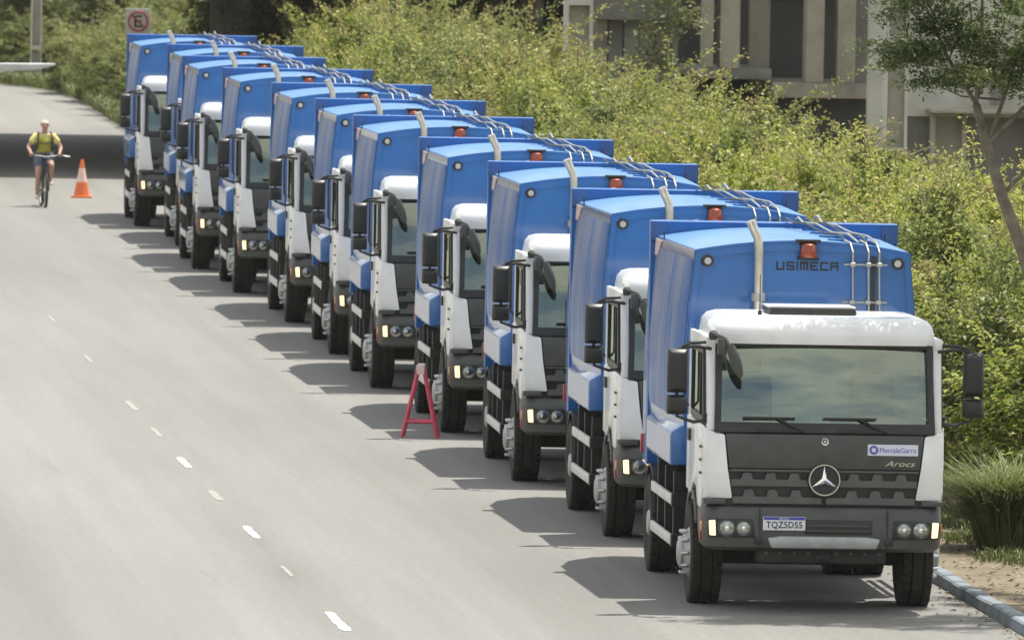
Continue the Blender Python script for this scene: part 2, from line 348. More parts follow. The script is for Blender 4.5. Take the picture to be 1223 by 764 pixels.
def kerb_stone(ya, yb):
    xa, xb = kerb_x(ya), kerb_x(yb); j = rk.uniform(-.006, .006); h = .125+rk.uniform(-.006, .006)
    q = MB(); prof = [(0+j, -.05), (.012+j, h-.02), (.035+j, h), (.15+j, h), (.15+j, -.05)]
    q.loft([[(xa+p, ya+.008, z) for p, z in prof], [(xb+p, yb-.008, z) for p, z in prof]])
    return q
while y < 128:
    kerb_stone(y, y+.9).build('kerb_stone', M['kerbm'], kroot); y += .9
q = MB()
while True:
    if y+1 > 236: break
    b = kerb_stone(y, y+1.0); q.add(b.v, b.f); y += 1.0
tag(q.build('far_kerb_stone', M['kerbm'], kroot), kind='stuff')
q = MB(); q.box(LEFT-.15, LEFT, 40, 240, -.02, .13); tag(q.build('median_kerb', M['kerbm'], bevel=.02), kind='structure')

# broken white lane line: worn dashes measured on the asphalt
dash = [(7.80, 97.8, 2.4, .11, 0), (7.80, 105.0, 1.5, .05, 1), (7.84, 110.7, 2.0, .10, 0), (7.85, 117.0, 1.8, .10, 1), (7.88, 123.0, 2.1, .10, 0), (7.92, 129.4, 1.9, .07, 1),
        (7.95, 135.3, 2.2, .09, 1), (8.02, 147.6, 2.0, .06, 1), (8.10, 160, 2.0, .05, 1)]
lroot = empty('lane_line'); tag(lroot, kind='structure')
rl = random.Random(5)
for x, y0, ln, wd, faint in dash:
    q = MB(); n = 10; a = []; b = []
    for k in range(n+1):
        t = k/n; e = min(1, min(t, 1-t)*14+.6)
        a.append((x-wd*.5*e*rl.uniform(.75, 1.1), y0+ln*t, .004)); b.append((x+wd*.5*e*rl.uniform(.75, 1.1), y0+ln*t, .004))
    q.add(a+b, [(i, i+n+1, i+n+2, i+1) for i in range(n)])
    q.build('lane_dash', M['paint_faint' if faint else 'paint_line'], lroot, smooth=False)
# ------------------------------------------------------------------ vegetation generators
def leaves(P, N, Ln, Wd, rng, curl=.25):
    n = len(P); N = N/np.linalg.norm(N, axis=1, keepdims=True)
    T = rng.normal(size=(n, 3)); T -= N*(T*N).sum(1, keepdims=True); T /= np.linalg.norm(T, axis=1, keepdims=True)
    B = np.cross(N, T); Ln = np.broadcast_to(Ln, n)[:, None]; Wd = np.broadcast_to(Wd, n)[:, None]
    V = np.empty((n, 4, 3)); V[:, 0] = P-T*Ln*.5-N*Ln*curl*.3; V[:, 1] = P+B*Wd*.5+N*Ln*curl*.2; V[:, 2] = P+T*Ln*.5-N*Ln*curl*.3; V[:, 3] = P-B*Wd*.5+N*Ln*curl*.2
    return V.reshape(-1, 3)
def shrub_data(seed, rx, ry, h, nclump, per, leaf, sprigs, z0=.15, sig=.17):
    rng = np.random.default_rng(seed); C = []
    ph = rng.uniform(0, 6.28, 6)
    while len(C) < nclump:
        d = rng.normal(size=3); d /= np.linalg.norm(d); r = rng.uniform(.55, 1)**.6
        lump = 1+.16*math.sin(3*math.atan2(d[1], d[0])+ph[0])+.13*math.sin(5*d[2]+ph[1])+.1*math.sin(7*d[0]+ph[2])
        z = z0+(h-z0)*(.5+.5*d[2]*r*min(1.12, lump)); taper = 1-.30*max(0, (z/h-.45))-.25*max(0, .3-z/h)
        C.append((d[0]*r*rx*lump*taper, d[1]*r*ry*lump*taper, z))
    C = np.array(C)
    nn = rng.integers(int(per*.5), int(per*1.5), nclump)
    idx = np.repeat(np.arange(nclump), nn); P = C[idx]+rng.normal(size=(len(idx), 3))*np.array([sig, sig, sig*.75])
    out = P-np.array([0, 0, h*.45]); out /= np.linalg.norm(out, axis=1, keepdims=True)
    N = out*.7+np.array([0, 0, .75])+rng.normal(size=P.shape)*.55
    ct = rng.normal(0, .16, nclump)
    tint = np.clip(.46+ct[idx]+rng.normal(0, .14, len(idx)), 0, .89)
    LS = leaf*rng.uniform(.65, 1.35, len(idx))
    Vs = [leaves(P, N, LS, LS*.5, rng)]; Ts = [tint]; canes = []
    top = C[C[:, 2] > h*.55]
    for k in range(sprigs):
        b = top[rng.integers(len(top))]; d = np.array([b[0]/rx, b[1]/ry, 0])*.55+np.array([0, 0, 1.])+rng.normal(size=3)*.3; d /= np.linalg.norm(d)
        ln = rng.uniform(.35, .95)*(1.9 if rng.random() < .11 else 1); m = int(ln*62); t = np.linspace(0, 1, m)
        side = np.array([d[0], d[1], -.25]); side /= np.linalg.norm(side)+1e-6
        Q = b+d*ln*t[:, None]+side*(t**2.2)[:, None]*ln*rng.uniform(.1, .5)
        canes.append(Q[::max(1, m//6)])
        Q = Q+rng.normal(size=Q.shape)*.045
        ls = leaf*rng.uniform(.6, 1.2, m)*(1.1-.35*t)
        red = rng.random() < .45
        Vs.append(leaves(Q, rng.normal(size=Q.shape)*.7+np.array([0, 0, .7]), ls, ls*.5, rng))
        Ts.append(np.clip((.62+.3*t*(1.15 if red else .75)+rng.normal(0, .08, m)), 0, 1 if red else .9))
    stems = []
    for k in range(9):
        e = C[rng.integers(nclump)]; bse = np.array([rng.normal()*.25, rng.normal()*.2, 0]); mid = (bse+e)/2+np.array([0, 0, .3])
        stems.append([bse, mid, e])
    return np.concatenate(Vs), np.concatenate(Ts), stems, canes
def shrub(name, seed, leafmat, **k):
    V, T, stems, canes = shrub_data(seed, **k); root = empty(name)
    np_mesh('foliage', V, 4, leafmat, root, T)
    q = MB()
    for s in stems: q.tube(s, [.03, .02, .008], 5)
    for c in canes: q.tube(c, .006, 3, False)
    tag(q.build('stems', M['stem'], root), kind='stuff')
    return root
def tree(name, seed, loc, trunk, limbs, clump_r, per, leaf, leafmat, nclump_per=6, tr=.09, twig=.45, bark='bark', flat=.7, nmain=None):
    """trunk: polyline local; limbs: list of (start index on trunk, polyline end points)"""
    rng = np.random.default_rng(seed); root = empty(name, loc)
    n = len(trunk); q = MB(); q.tube(trunk, [tr*(1-.55*i/(n-1)) for i in range(n)], 9); q.build('trunk', M[bark], root)
    q = MB(); C = []; nodes = []
    for li, (si, end) in enumerate(limbs):
        e = np.array(end, float); rr = tr*(.42 if nmain is None else .36)*(1-.35*si/n)
        if nmain is None or li < nmain: a = np.array(trunk[si], float)
        else:       # later limbs fork off an earlier one, at its nearest lower point
            cand = [p_ for p_ in nodes if p_[2] < e[2]-.05] or nodes
            a = min(cand, key=lambda p_: np.linalg.norm(p_-e)); rr *= .55
        mid = (a+e)/2+np.array([0, 0, -.06*np.linalg.norm(e-a)])+rng.normal(size=3)*.05
        q.tube([a, mid, e], [rr, rr*.7, rr*.35], 6)
        nodes += [a+(mid-a)*.6, mid, mid+(e-mid)*.5]
        for k in range(nclump_per):
            b = mid+(e-mid)*rng.uniform(.1, 1); d = rng.normal(size=3); d[2] = abs(d[2])*.5; d /= np.linalg.norm(d)
            c = b+d*twig*rng.uniform(.4, 1.1); q.tube([b, (b+c)/2+np.array([0, 0, .03]), c], [rr*.3, rr*.2, .004], 4); C.append(c)
    tag(q.build('limbs', M[bark], root), kind='stuff')
    C = np.array(C); nn = rng.integers(int(per*.5), int(per*1.5), len(C)); idx = np.repeat(np.arange(len(C)), nn)
    P = C[idx]+rng.normal(size=(len(idx), 3))*np.array([clump_r, clump_r, clump_r*flat])
    N = rng.normal(size=P.shape)*.5+np.array([0, 0, .9]); ct = rng.normal(0, .15, len(C))
    tint = np.clip(.45+ct[idx]+rng.normal(0, .16, len(idx)), 0, .95); ls = leaf*rng.uniform(.6, 1.4, len(idx))
    np_mesh('crown', leaves(P, N, ls, ls*.42, rng), 4, leafmat, root, tint)
    return root
def blades(n, rng, x, y, z, hmin, hmax, lean, wd):    # arching grass blades, 2 quads each -> triangles strip as 2 quads
    a = rng.uniform(0, 2*np.pi, n); h = rng.uniform(hmin, hmax, n); ln = lean*rng.uniform(.3, 1.2, n)*h
    d = np.stack([np.cos(a), np.sin(a), np.zeros(n)], 1); s = np.stack([-np.sin(a), np.cos(a), np.zeros(n)], 1)
    B = np.stack([np.broadcast_to(x, n), np.broadcast_to(y, n), np.broadcast_to(z, n)], 1)
    m = B+d*(ln*.3)[:, None]+np.array([0, 0, 1])*(h*.65)[:, None]; t = B+d*ln[:, None]+np.array([0, 0, 1])*(h*rng.uniform(.6, 1.0, n))[:, None]
    w_ = wd
    V = np.empty((n, 2, 4, 3)); V[:, 0, 0] = B-s*w_; V[:, 0, 1] = B+s*w_; V[:, 0, 2] = m+s*w_*.8; V[:, 0, 3] = m-s*w_*.8
    V[:, 1, 0] = m-s*w_*.8; V[:, 1, 1] = m+s*w_*.8; V[:, 1, 2] = t+s*w_*.15; V[:, 1, 3] = t-s*w_*.15
    return V.reshape(-1, 3)

# dense row of overgrown shrubs behind the pavement
SH_LABEL = 'overgrown yellow green shrub with arching sprigs in the dense row behind the trucks'
protos = []
for k in range(6):
    protos.append(shrub('roadside_shrub', 20+k, M['leaf_shrub'], rx=1.3+.15*(k % 3), ry=1.55+.15*(k % 2), h=3.2, nclump=128+14*(k % 3), per=92, leaf=.100, sprigs=64, sig=.125))
used = set(); rs = random.Random(11)
def put(k, x, y, sx, h):
    o = protos[k] if k not in used else copy_tree(protos[k]); used.add(k)
    o.location = (x, y, .02); o.rotation_euler = (0, 0, rs.choice((0, math.pi))+rs.uniform(-.6, .6)); o.scale = (sx, sx, h/3.2)
    tag(o, SH_LABEL, 'shrub', 'overgrown shrubs behind the parked trucks'); return o
def ip(t, y):
    for (y0, v0), (y1, v1) in zip(t, t[1:]):
        if y0 <= y <= y1: return v0+(v1-v0)*(y-y0)/(y1-y0)
    return t[-1][1] if y > t[-1][0] else t[0][1]
FRONT = [(108, 3.0), (120, 3.1), (131, 3.15), (139, 3.5), (148, 3.25), (160, 3.4), (176, 3.4), (190, 3.6), (232, 3.6)]
BACK = [(112, 2.75), (128, 2.75), (143, 2.8), (151, 3.2), (161, 2.9), (173, 3.05), (190, 3.1), (205, 3.35), (232, 3.3)]
def flavour(o):
    r_ = rs.random()
    if r_ < .66: return
    m_, lab, grp = (M['leaf_olive'], 'duller olive green shrub among the yellow green ones behind the trucks', 'olive shrubs behind the parked trucks') if r_ < .91 else (M['leaf_russet'], 'shrub with russet tipped sprigs in the row behind the trucks', 'russet tipped shrubs behind the parked trucks')
    o['label'] = lab; o['group'] = grp
    for ch in o.children:
        if ch.name.startswith('foliage'): ch.material_slots[0].link = 'OBJECT'; ch.material_slots[0].material = m_
i = 0; y = 108.3
while y < 231:
    flavour(put(i % 6, kerb_x(y)+2.55+rs.uniform(-.4, .4)+(.75 if y < 110.5 else 0), y, rs.uniform(.8, 1.12), ip(FRONT, y)+rs.uniform(-.6, .32))); i += 1; y += rs.uniform(2.0, 2.9)
y = 112
while y < 231:
    flavour(put(i % 6, kerb_x(y)+4.6+rs.uniform(-.35, .35), y, rs.uniform(.9, 1.2), ip(BACK, y)+rs.uniform(-.5, .4))); i += 5; y += rs.uniform(2.8, 4.0)
# low thicket closing the bend at the far end of the road
rs = random.Random(21)
for x, y, h in ((16.9, 300, 1.5), (17.6, 307, 1.9), (16.2, 313, 1.7), (14.2, 319.5, 1.6), (11.6, 325, 1.5), (8.8, 331, 1.7), (5.5, 336, 1.8), (2, 341, 1.8), (17.3, 291, 1.5), (17.2, 283, 1.3), (16.9, 275, 1.4), (18.9, 296, 2.6), (15.9, 324, 2.6), (12.6, 331, 2.6), (9.6, 338, 2.6), (17, 268, 1.6), (16.7, 286, 2.0), (17.5, 279, 2.2), (16.5, 294, 2.1), (18.3, 289, 2.5), (16.3, 303, 1.9), (18.6, 283, 2.6), (17.6, 272, 2.0), (19.2, 276, 2.6), (15.2, 316, 2.0), (13.0, 322, 2.0), (10.3, 328, 2.1), (7.2, 333, 2.1), (17.9, 301, 2.7)):
    o = put(rs.randrange(6), x, y, rs.uniform(.9, 1.2), h); o['label'] = 'low green bush at the road edge in the far bend'; o['group'] = 'bushes along the far bend'
    for ch in o.children:
        if ch.name.startswith('foliage'): ch.material_slots[0].link = 'OBJECT'; ch.material_slots[0].material = M['leaf_far']

# fountain-like spiky shrub beside the kerb
rng = np.random.default_rng(5); n = 3800
fr = empty('fountain_grass', (15.80, 108.7, .1)); rr = .38*np.sqrt(rng.random(n)); aa = rng.uniform(0, 6.28, n)
np_mesh('blades', blades(n, rng, rr*np.cos(aa), rr*np.sin(aa), 0, .5, 1.12, 1.15, .010), 4, M['fountain'], fr, np.repeat(np.clip(rng.normal(.55, .2, n), 0, 1), 2))
tag(fr, 'spiky fountain shaped grass clump on the pavement beside the front truck', 'plant')
def grass_patch(name, n, fx, hmin, hmax, seed, lean=.5, wd=.008):
    rng = np.random.default_rng(seed); x, y, z = fx(rng, n)
    o = np_mesh(name, blades(n, rng, x, y, z, hmin, hmax, lean, wd), 4, M['grass'], None, np.repeat(np.clip(rng.normal(.5, .2, n), 0, 1), 2))
    tag(o, kind='stuff'); return o
def fx1(r, n):
    y = r.uniform(106, 116, n); c = np.array([kerb_x(v) for v in y]); return c+.9+.55*r.random(n)**.7+.25*np.sin(y*2.1), y, np.full(n, .11)
o = grass_patch('grass', 2600, fx1, .05, .16, 4); tag(o, 'thin dry grass along the back of the pavement', 'grass')
def fx2(r, n):
    y = 232+86*r.random(n)**.8; c = np.array([kerb_x(v) for v in y]); u = r.random(n)**1.5*4.5; return c-.25+u, y, .05+u*.02
o = grass_patch('verge_grass', 22000, fx2, .12, .5, 6, .6, .022); tag(o, 'bright tall grass on the verge along the bend of the road', 'grass')
# dry leaf litter
rng = np.random.default_rng(9); n = 1500
yy = rng.uniform(96, 122, n); cx = np.array([kerb_x(v) for v in yy]); xx = cx+.15+1.6*rng.random(n)**.8
P = np.stack([xx, yy, np.full(n, .128)+rng.random(n)*.01], 1)
m2 = 160; y3 = rng.uniform(96, 112, m2); x3 = np.array([kerb_x(v) for v in y3])-.02-rng.exponential(.12, m2)
P = np.concatenate([P, np.stack([x3, y3, np.full(m2, .012)], 1)]); n += m2
o = np_mesh('leaf_litter', leaves(P, rng.normal(size=(n, 3))*.25+np.array([0, 0, 1.]), rng.uniform(.04, .09, n), .035, rng), 4, M['litter'], None, rng.random(n))
tag(o, 'dry fallen leaves scattered over the pavement and gutter', 'leaves', kind='stuff')

# slender street tree, right of the front truck (leaning trunk, feathery crown)
tree('street_tree', 31, (15.55, 101.0, .1), [(0, 0, 0), (-.22, 0, 1.2), (-.52, .02, 2.4), (-.84, .0, 3.5), (-1.06, .03, 4.05), (-1.22, .05, 4.55), (-1.33, .08, 4.95)],
     [(6, (-1.85, .1, 5.9)), (5, (-.85, .1, 5.7)), (6, (-1.35, -.3, 6.5)), (5, (-.35, -.2, 5.8)), (4, (-.05, .2, 5.4)),
      (6, (-2.3, -.3, 5.5)), (6, (-1.75, .35, 5.15)), (6, (-1.45, -.3, 5.25)), (6, (-2.1, .4, 6.0)), (6, (-1.0, .7, 6.1)), (6, (-2.35, -.4, 6.3)), (4, (-.65, -.2, 5.05)), (6, (-1.9, -.1, 6.6)), (5, (-.4, -.7, 6.3)), (6, (-1.5, .1, 7.0)), (6, (-.8, -.3, 6.8)), (6, (-2.0, -.2, 5.35)), (5, (-1.0, .2, 5.3)), (5, (.1, .1, 6.0)), (5, (.2, -.2, 5.3)), (6, (-1.6, .1, 5.6)), (5, (-.5, .1, 5.5)), (5, (.6, .2, 5.8)), (5, (.9, -.5, 6.3)), (5, (.4, 1.0, 6.5)), (5, (1.0, .5, 5.6)), (5, (.2, -.9, 6.2)), (5, (0, 2.0, 6.0)), (5, (.6, 2.6, 5.8)), (6, (-.6, 1.8, 6.4)), (5, (.5, 3.2, 6.2)), (5, (1.2, 1.6, 6.0))],
     .10, 150, .058, M['leaf_tree'], 8, .092, .36, flat=.5, nmain=5)
tag(bpy.data.objects['street_tree'], 'slender leaning tree with feathery dark crown beside the front truck', 'tree')

# ------------------------------------------------------------------ the garbage truck (front looks along -y, wheels on z = 0, front axle at y = 0)
def disc(mb, c, r, y0, y1, seg=20): mb.lathe([(r*.001, y0), (r, y0), (r, y1), (r*.001, y1)], c, 'y', seg); return mb
def wheel(parent, side, yc, rear):
    xo = side*(1.235 if rear else 1.215); s = -side     # xo: outer face; s: inward direction
    wdt = .62 if rear else .315; r = .505
    rim = MB()
    if rear: prof = [(.30, .02), (.285, .05), (.27, .14), (.16, .17), (.15, .03), (.11, .0), (.001, .0)]
    else: prof = [(.30, .02), (.285, .03), (.25, .02), (.20, -.03), (.165, -.045), (.16, -.075), (.10, -.10), (.001, -.10)]
    prof = prof[::-1]+[(.30, .26), (.001, .26)]
    rim.lathe([(a, s*b) for a, b in prof], (xo, yc, r), 'x', 28)
    w_ = rim.build('wheel', M['alu'], parent)
    nb = MB()
    for k in range(10):
        t = 2*math.pi*k/10; rr_ = .215 if not rear else .2; off = -.03 if not rear else .155
        nb.lathe([(.001, s*(off-.05)), (.016, s*(off-.045)), (.022, s*off), (.022, s*(off+.02)), (.001, s*(off+.02))], (xo, yc+rr_*math.cos(t), r+rr_*math.sin(t)), 'x', 8)
    tag(nb.build('wheel_nuts', M['silver'], w_), kind='stuff')
    ty = MB(); h = wdt/2
    def tp(a0, a1):
        w1 = a1-a0; return [(.285, a0+.02), (.32, a0+.004), (.42, a0-.004), (.475, a0+.006), (.496, a0+.03), (.505, a0+.05), (.505, a0+w1*.27), (.488, a0+w1*.29), (.488, a0+w1*.33), (.505, a0+w1*.35), (.505, a0+w1*.65), (.488, a0+w1*.67), (.488, a0+w1*.71), (.505, a0+w1*.73), (.505, a1-.05), (.496, a1-.03), (.475, a1-.006), (.42, a1+.004), (.32, a1-.004), (.285, a1-.02)]
    for a0, a1 in (((0, .30), (.32, .62)) if rear else ((0, .315),)):
        ty.lathe([(a, s*b) for a, b in tp(a0, a1)], (xo, yc, r), 'x', 36)
        for k in range(36):      # shoulder blocks
            t = 2*math.pi*(k+.5)/36; c_, s_ = math.cos(t), math.sin(t)
            for e0, e1 in ((a0+.012, a0+.085), (a1-.085, a1-.012)):
                pp = []
                for rr_, dt in ((.488, -.052), (.511, -.045), (.511, .045), (.488, .052)):
                    pp.append((rr_*math.cos(t+dt), rr_*math.sin(t+dt)))
                ty.loft([[(xo+s*e0, yc+a, r+b) for a, b in pp], [(xo+s*e1, yc+a, r+b) for a, b in pp]])
    ty.build('tyre', M['tyre'], w_)
def make_truck():
    T = empty('garbage_truck')
    # ---- chassis
    q = MB(); q.box(-.43, -.35, -1.0, 6.6, .72, 1.0); q.box(.35, .43, -1.0, 6.6, .72, 1.0)
    for yy_ in (-.9, .9, 2.2, 3.4, 5.6): q.box(-.35, .35, yy_, yy_+.1, .76, .96)
    q.box(-.9, .9, -.09, .09, .40, .58); q.box(-.95, .95, 4.28, 4.52, .38, .62)
    q.tube([(0, -1.0, .55), (0, 4.4, .52)], .08, 10); q.lathe([(.05, -.25), (.24, -.2), (.24, .2), (.05, .25)], (0, 4.4, .5), 'y', 14)
    q.box(-.55, .55, -1.0, .4, .46, .9)
    q.build('chassis', M['under'], T, .01, 1)
    for sx in (-1, 1):
        wheel(T, sx, 0, False); wheel(T, sx, 4.40, True)
    # ---- mudguards
    def arch(yc, r0, r1, x0, x1, a0, a1, n=14):
        m = MB(); rings = []
        for k in range(n+1):
            t = R(a0+(a1-a0)*k/n); c_, s_ = math.cos(t), math.sin(t)
            rings.append([(x0, yc+r0*c_, .5+r0*s_), (x1, yc+r0*c_, .5+r0*s_), (x1, yc+r1*c_, .5+r1*s_), (x0, yc+r1*c_, .5+r1*s_)])
        return m.loft(rings)
    for sx in (-1, 1):
        arch(0, .60, .66, sx*.86, sx*1.19, -8, 148).build('front_mudguard', M['grey'], T, .01, 1)
        arch(4.4, .60, .625, sx*.6, sx*1.22, 15, 165).build('rear_mudguard', M['black'], T)
        bx('mud_flap', M['black'], T, min(sx*.62, sx*1.2), max(sx*.62, sx*1.2), 5.02, 5.04, .25, .72)
    # ---- cab shell: floor, rear wall, pillars (white)
    q = MB(); q.box(-1.16, 1.16, -1.25, .50, 1.02, 1.08); q.box(-1.17, 1.17, .46, .52, 1.05, 2.7)
    for sx in (-1, 1):
        q.prism([(.2, 1.85), (.47, 1.85), (.47, 2.72), (.2, 2.72)], 'x', sx*1.13, sx*1.185)      # rear pillar
        q.prism([(-1.36, 1.8), (-1.22, 1.8), (-1.03, 2.68), (-1.17, 2.68)], 'x', sx*1.08, sx*1.165)  # windscreen pillar
        q.prism([(-1.19, 2.60), (.22, 2.60), (.22, 2.72), (-1.19, 2.72)], 'x', sx*1.09, sx*1.175)
    q.build('cab_shell', M['white'], T, .012, 2)
    # ---- doors
    for sx in (-1, 1):
        d = MB(); d.prism([(-1.22, 1.84), (.21, 1.86), (.21, 1.10), (.02, 1.10), (-.25, 1.22), (-.62, 1.20), (-.80, 1.02), (-1.1, 1.02), (-1.27, 1.2)], 'x', sx*1.14, sx*1.20)
        dd = d.build('door', M['white'], T, .02, 2)
        q = MB(); q.prism([(.21, 1.86), (.50, 1.86), (.50, 1.12), (.21, 1.12)], 'x', sx*1.14, sx*1.195); q.build('cab_side_panel', M['white'], T, .015, 2)
        bx('door_handle', M['black'], dd, min(sx*1.2, sx*1.225), max(sx*1.2, sx*1.225), -.02, .15, 1.62, 1.74, .008)
        fr_ = MB(); outer = [(-1.20, 1.86), (.20, 1.88), (.20, 2.60), (-1.03, 2.60)]; inner = [(-1.08, 1.93), (.12, 1.94), (.12, 2.54), (-.97, 2.54)]
        vsx = []
        for x in (sx*1.15, sx*1.19):
            vsx += [(x, a, b) for a, b in outer]+[(x, a, b) for a, b in inner]
        fs = []
        for k in range(4):
            j = (k+1) % 4
            fs += [(k, j, 4+j, 4+k), (8+k, 12+k, 12+j, 8+j), (k, 8+k, 8+j, j), (4+k, 4+j, 12+j, 12+k)]
        fr_.add(vsx, fs); fr_.box(min(sx*1.155, sx*1.192), max(sx*1.155, sx*1.192), -.80, -.765, 1.93, 2.55); ff = fr_.build('window_frame', M['black'], dd)
        q = MB(); q.prism(inner, 'x', sx*1.165, sx*1.172); q.build('side_window', M['sideglass'], dd)
        # black grab rail and step well below the door
        q = MB(); q.tube([(sx*1.2, .30, 1.95), (sx*1.24, .30, 2.0), (sx*1.24, .30, 2.55), (sx*1.2, .30, 2.6)], .014, 6); q.build('grab_rail', M['black'], T)
        q = MB(); q.box(min(sx*.8, sx*1.17), max(sx*.8, sx*1.17), -1.08, -.64, .74, .79)
        q.box(min(sx*.82, sx*.86), max(sx*.82, sx*.86), -1.1, -.62, .62, 1.02); q.build('door_step', M['grey'], T, .01, 1)
    # ---- roof: white rounded cap
    rings = []
    for z, hw, yf, yr in ((2.655, 1.10, -1.225, .52), (2.74, 1.095, -1.245, .54), (2.84, 1.075, -1.225, .54), (2.895, 1.03, -1.16, .52), (2.918, .95, -1.05, .48)):
        c = .10; rings.append([(-hw, yf+c*.7, z), (-hw+c, yf, z), (-.4, yf-.045, z), (.4, yf-.045, z), (hw-c, yf, z), (hw, yf+c*.7, z), (hw, yr-c, z), (hw-c, yr, z), (-hw+c, yr, z), (-hw, yr-c, z)])
    ro = MB().loft(rings).build('cab_roof', M['white'], T, ang=50)
    bx('sun_strip', M['black'], T, -1.06, 1.06, -1.225, -1.15, 2.625, 2.66, .01)
    hs = MB(); hs.prism([(-.46, 2.90), (.34, 2.90), (.38, 2.935), (.36, 2.985), (-.48, 2.985), (-.50, 2.935)], 'y', -.62, .1); h_ = hs.build('roof_hatch', M['black'], ro, .008)
    bx('hatch_rim', M['white'], ro, -.50, .38, -.50, .14, 2.985, 2.997, .004)
    q = MB(); q.tube([(-.60, -.7, 2.9), (-.60, -.68, 3.32)], [.008, .004], 5); q.lathe([(.001, 0), (.022, 0), (.018, .05), (.001, .06)], (-.60, -.7, 2.91), 'z', 10); q.build('antenna', M['black'], ro)
    # ---- windscreen with black surround
    def wy(z): return -1.40+(z-1.79)/(2.66-1.79)*.20
    su = MB(); o4 = [(-1.095, 1.785), (1.095, 1.785), (1.07, 2.65), (-1.07, 2.65)]; i4 = [(-1.03, 1.885), (1.03, 1.885), (1.015, 2.625), (-1.015, 2.625)]
    vsx = []
    for dy in (0, .085):
        vsx += [(a, wy(b)-.012+dy, b) for a, b in o4]+[(a, wy(b)-.012+dy, b) for a, b in i4]
    fs = []
    for k in range(4):
        j = (k+1) % 4; fs += [(k, j, 4+j, 4+k), (8+k, 12+k, 12+j, 8+j), (k, 8+k, 8+j, j), (4+k, 4+j, 12+j, 12+k)]
    s_ = su.add(vsx, fs).build('windscreen_surround', M['black'], T, .006, 1)
    q = MB(); ng, nv = 20, 8; vv = []
    for b_ in range(nv+1):
        z_ = 1.865+(2.645-1.865)*b_/nv; v_ = -1+2*b_/nv
        for k in range(ng+1):
            u = -1+2*k/ng; vv.append((u*(1.05-.02*b_/nv), wy(z_)-.010+.055*u*u+.018*v_*v_, z_))
    q.add(vv, [(b_*(ng+1)+k, b_*(ng+1)+k+1, (b_+1)*(ng+1)+k+1, (b_+1)*(ng+1)+k) for b_ in range(nv) for k in range(ng)])
    q.build('windscreen', M['windscreen'], s_, ang=80)
    # interior
    q = MB(); q.prism([(-1.33, 1.45), (-1.33, 1.86), (-1.0, 1.92), (-.85, 1.85), (-.85, 1.45)], 'x', -1.07, 1.07); db = q.build('dashboard', M['black'], T, .03)
    q = MB(); q.prism([(-1.27, 1.885), (-1.05, 1.918), (-1.05, 1.924), (-1.27, 1.891)], 'x', -.12, .06); q.build('paper_sheet', M['platewhite'], db)
    for sx in (-.62, .62):
        q = MB(); q.box(sx-.24, sx+.24, -.55, -.02, 1.45, 1.62); q.prism([(-.12, 1.6), (.06, 1.6), (.16, 2.28), (.04, 2.28)], 'x', sx-.23, sx+.23); q.prism([(.05, 2.3), (.15, 2.3), (.17, 2.5), (.09, 2.5)], 'x', sx-.13, sx+.13)
        q.build('cab_seat', M['seat'], T, .04)
    q = MB(); cc = []
    for k in range(21):
        t = 2*math.pi*k/20; cc.append((.62+.22*math.cos(t), -.80+.12*math.sin(t), 1.93+.18*math.sin(t)))
    q.tube(cc, .016, 6); q.tube([(.40, -.8, 1.93), (.84, -.8, 1.93)], .014, 6); q.tube([(.62, -.8, 1.93), (.62, -1.0, 1.7)], .03, 8); q.build('steering_wheel', M['black'], T)
    # ---- grey front: hood panel, grille
    q = MB(); q.prism([(-.985, 1.775), (.985, 1.775), (.945, 1.435), (-.945, 1.435)], 'y', -1.435, -1.34); hp = q.build('hood_panel', M['grey'], T, .012)
    q = MB(); q.box(-.97, .97, -1.36, -1.30, 1.04, 1.44)
    gl = q.build('grille', M['black'], T)
    for zb, zt, zz, hw in ((1.255, 1.325, 1.395, .925), (1.085, 1.155, 1.225, .905)):
        for sx in (-1, 1):
            pts = [(.02, zb), (hw, zb), (hw, zt)]
            tx = hw-.10
            while tx > .24:
                pts += [(tx, zt), (tx-.02, zz), (tx-.10, zz), (tx-.12, zt)]; tx -= .235
            pts += [(.02, zt)]
            MB().prism([(sx*a, b) for a, b in pts], 'y', -1.42, -1.345).build('grille_bar', M['grey2'], gl, .006, 1)
    MB().prism([(-.94, 1.425), (.94, 1.425), (.935, 1.405), (-.935, 1.405)], 'y', -1.428, -1.35).build('grille_bar', M['grey2'], gl)
    q = MB(); disc(q, (0, 0, 1.33), .165, -1.445, -1.36, 28); eb = q.build('emblem_backing', M['black'], gl)
    q = MB(); cc = [(.150*math.cos(2*math.pi*k/36), -1.462, 1.33+.150*math.sin(2*math.pi*k/36)) for k in range(37)]; q.tube(cc, .0105, 6, False)
    for k in range(3):
        a = R(90+120*k); d = Vector((math.cos(a), 0, math.sin(a))); n_ = Vector((-math.sin(a), 0, math.cos(a))); c = Vector((0, -1.455, 1.33))
        tip = c+d*.146; b1 = c+n_*.024+d*.014; b2 = c-n_*.024+d*.014; top = c+Vector((0, -.022, 0))
        q.add([tip, b1, top, b2, c+Vector((0, .01, 0))], [(0, 1, 2), (0, 2, 3), (0, 4, 1), (0, 3, 4)])
    q.build('star_emblem', M['chrome'], eb)
    q = MB(); cc = [(.033*math.cos(2*math.pi*k/16), -1.44, 1.708+.033*math.sin(2*math.pi*k/16)) for k in range(17)]; q.tube(cc, .008, 5, False); disc(q, (0, 0, 1.708), .015, -1.445, -1.435, 10); q.build('lock_badge', M['chrome'], hp)
    st = bx('door_sticker', M['sticker'], hp, .425, .925, -1.440, -1.433, 1.578, 1.688)
    q = MB(); disc(q, (.485, 0, 1.633), .045, -1.4425, -1.4395, 18); q.build('sticker_roundel', M['inkblue'], st)
    q = MB(); disc(q, (.485, 0, 1.633), .022, -1.4445, -1.4415, 14); q.build('roundel_centre', M['sticker'], st)
    text('sticker_text', 'MercaleGarra', M['inkblue'], st, (.725, -1.4405, 1.633), .36, .052)
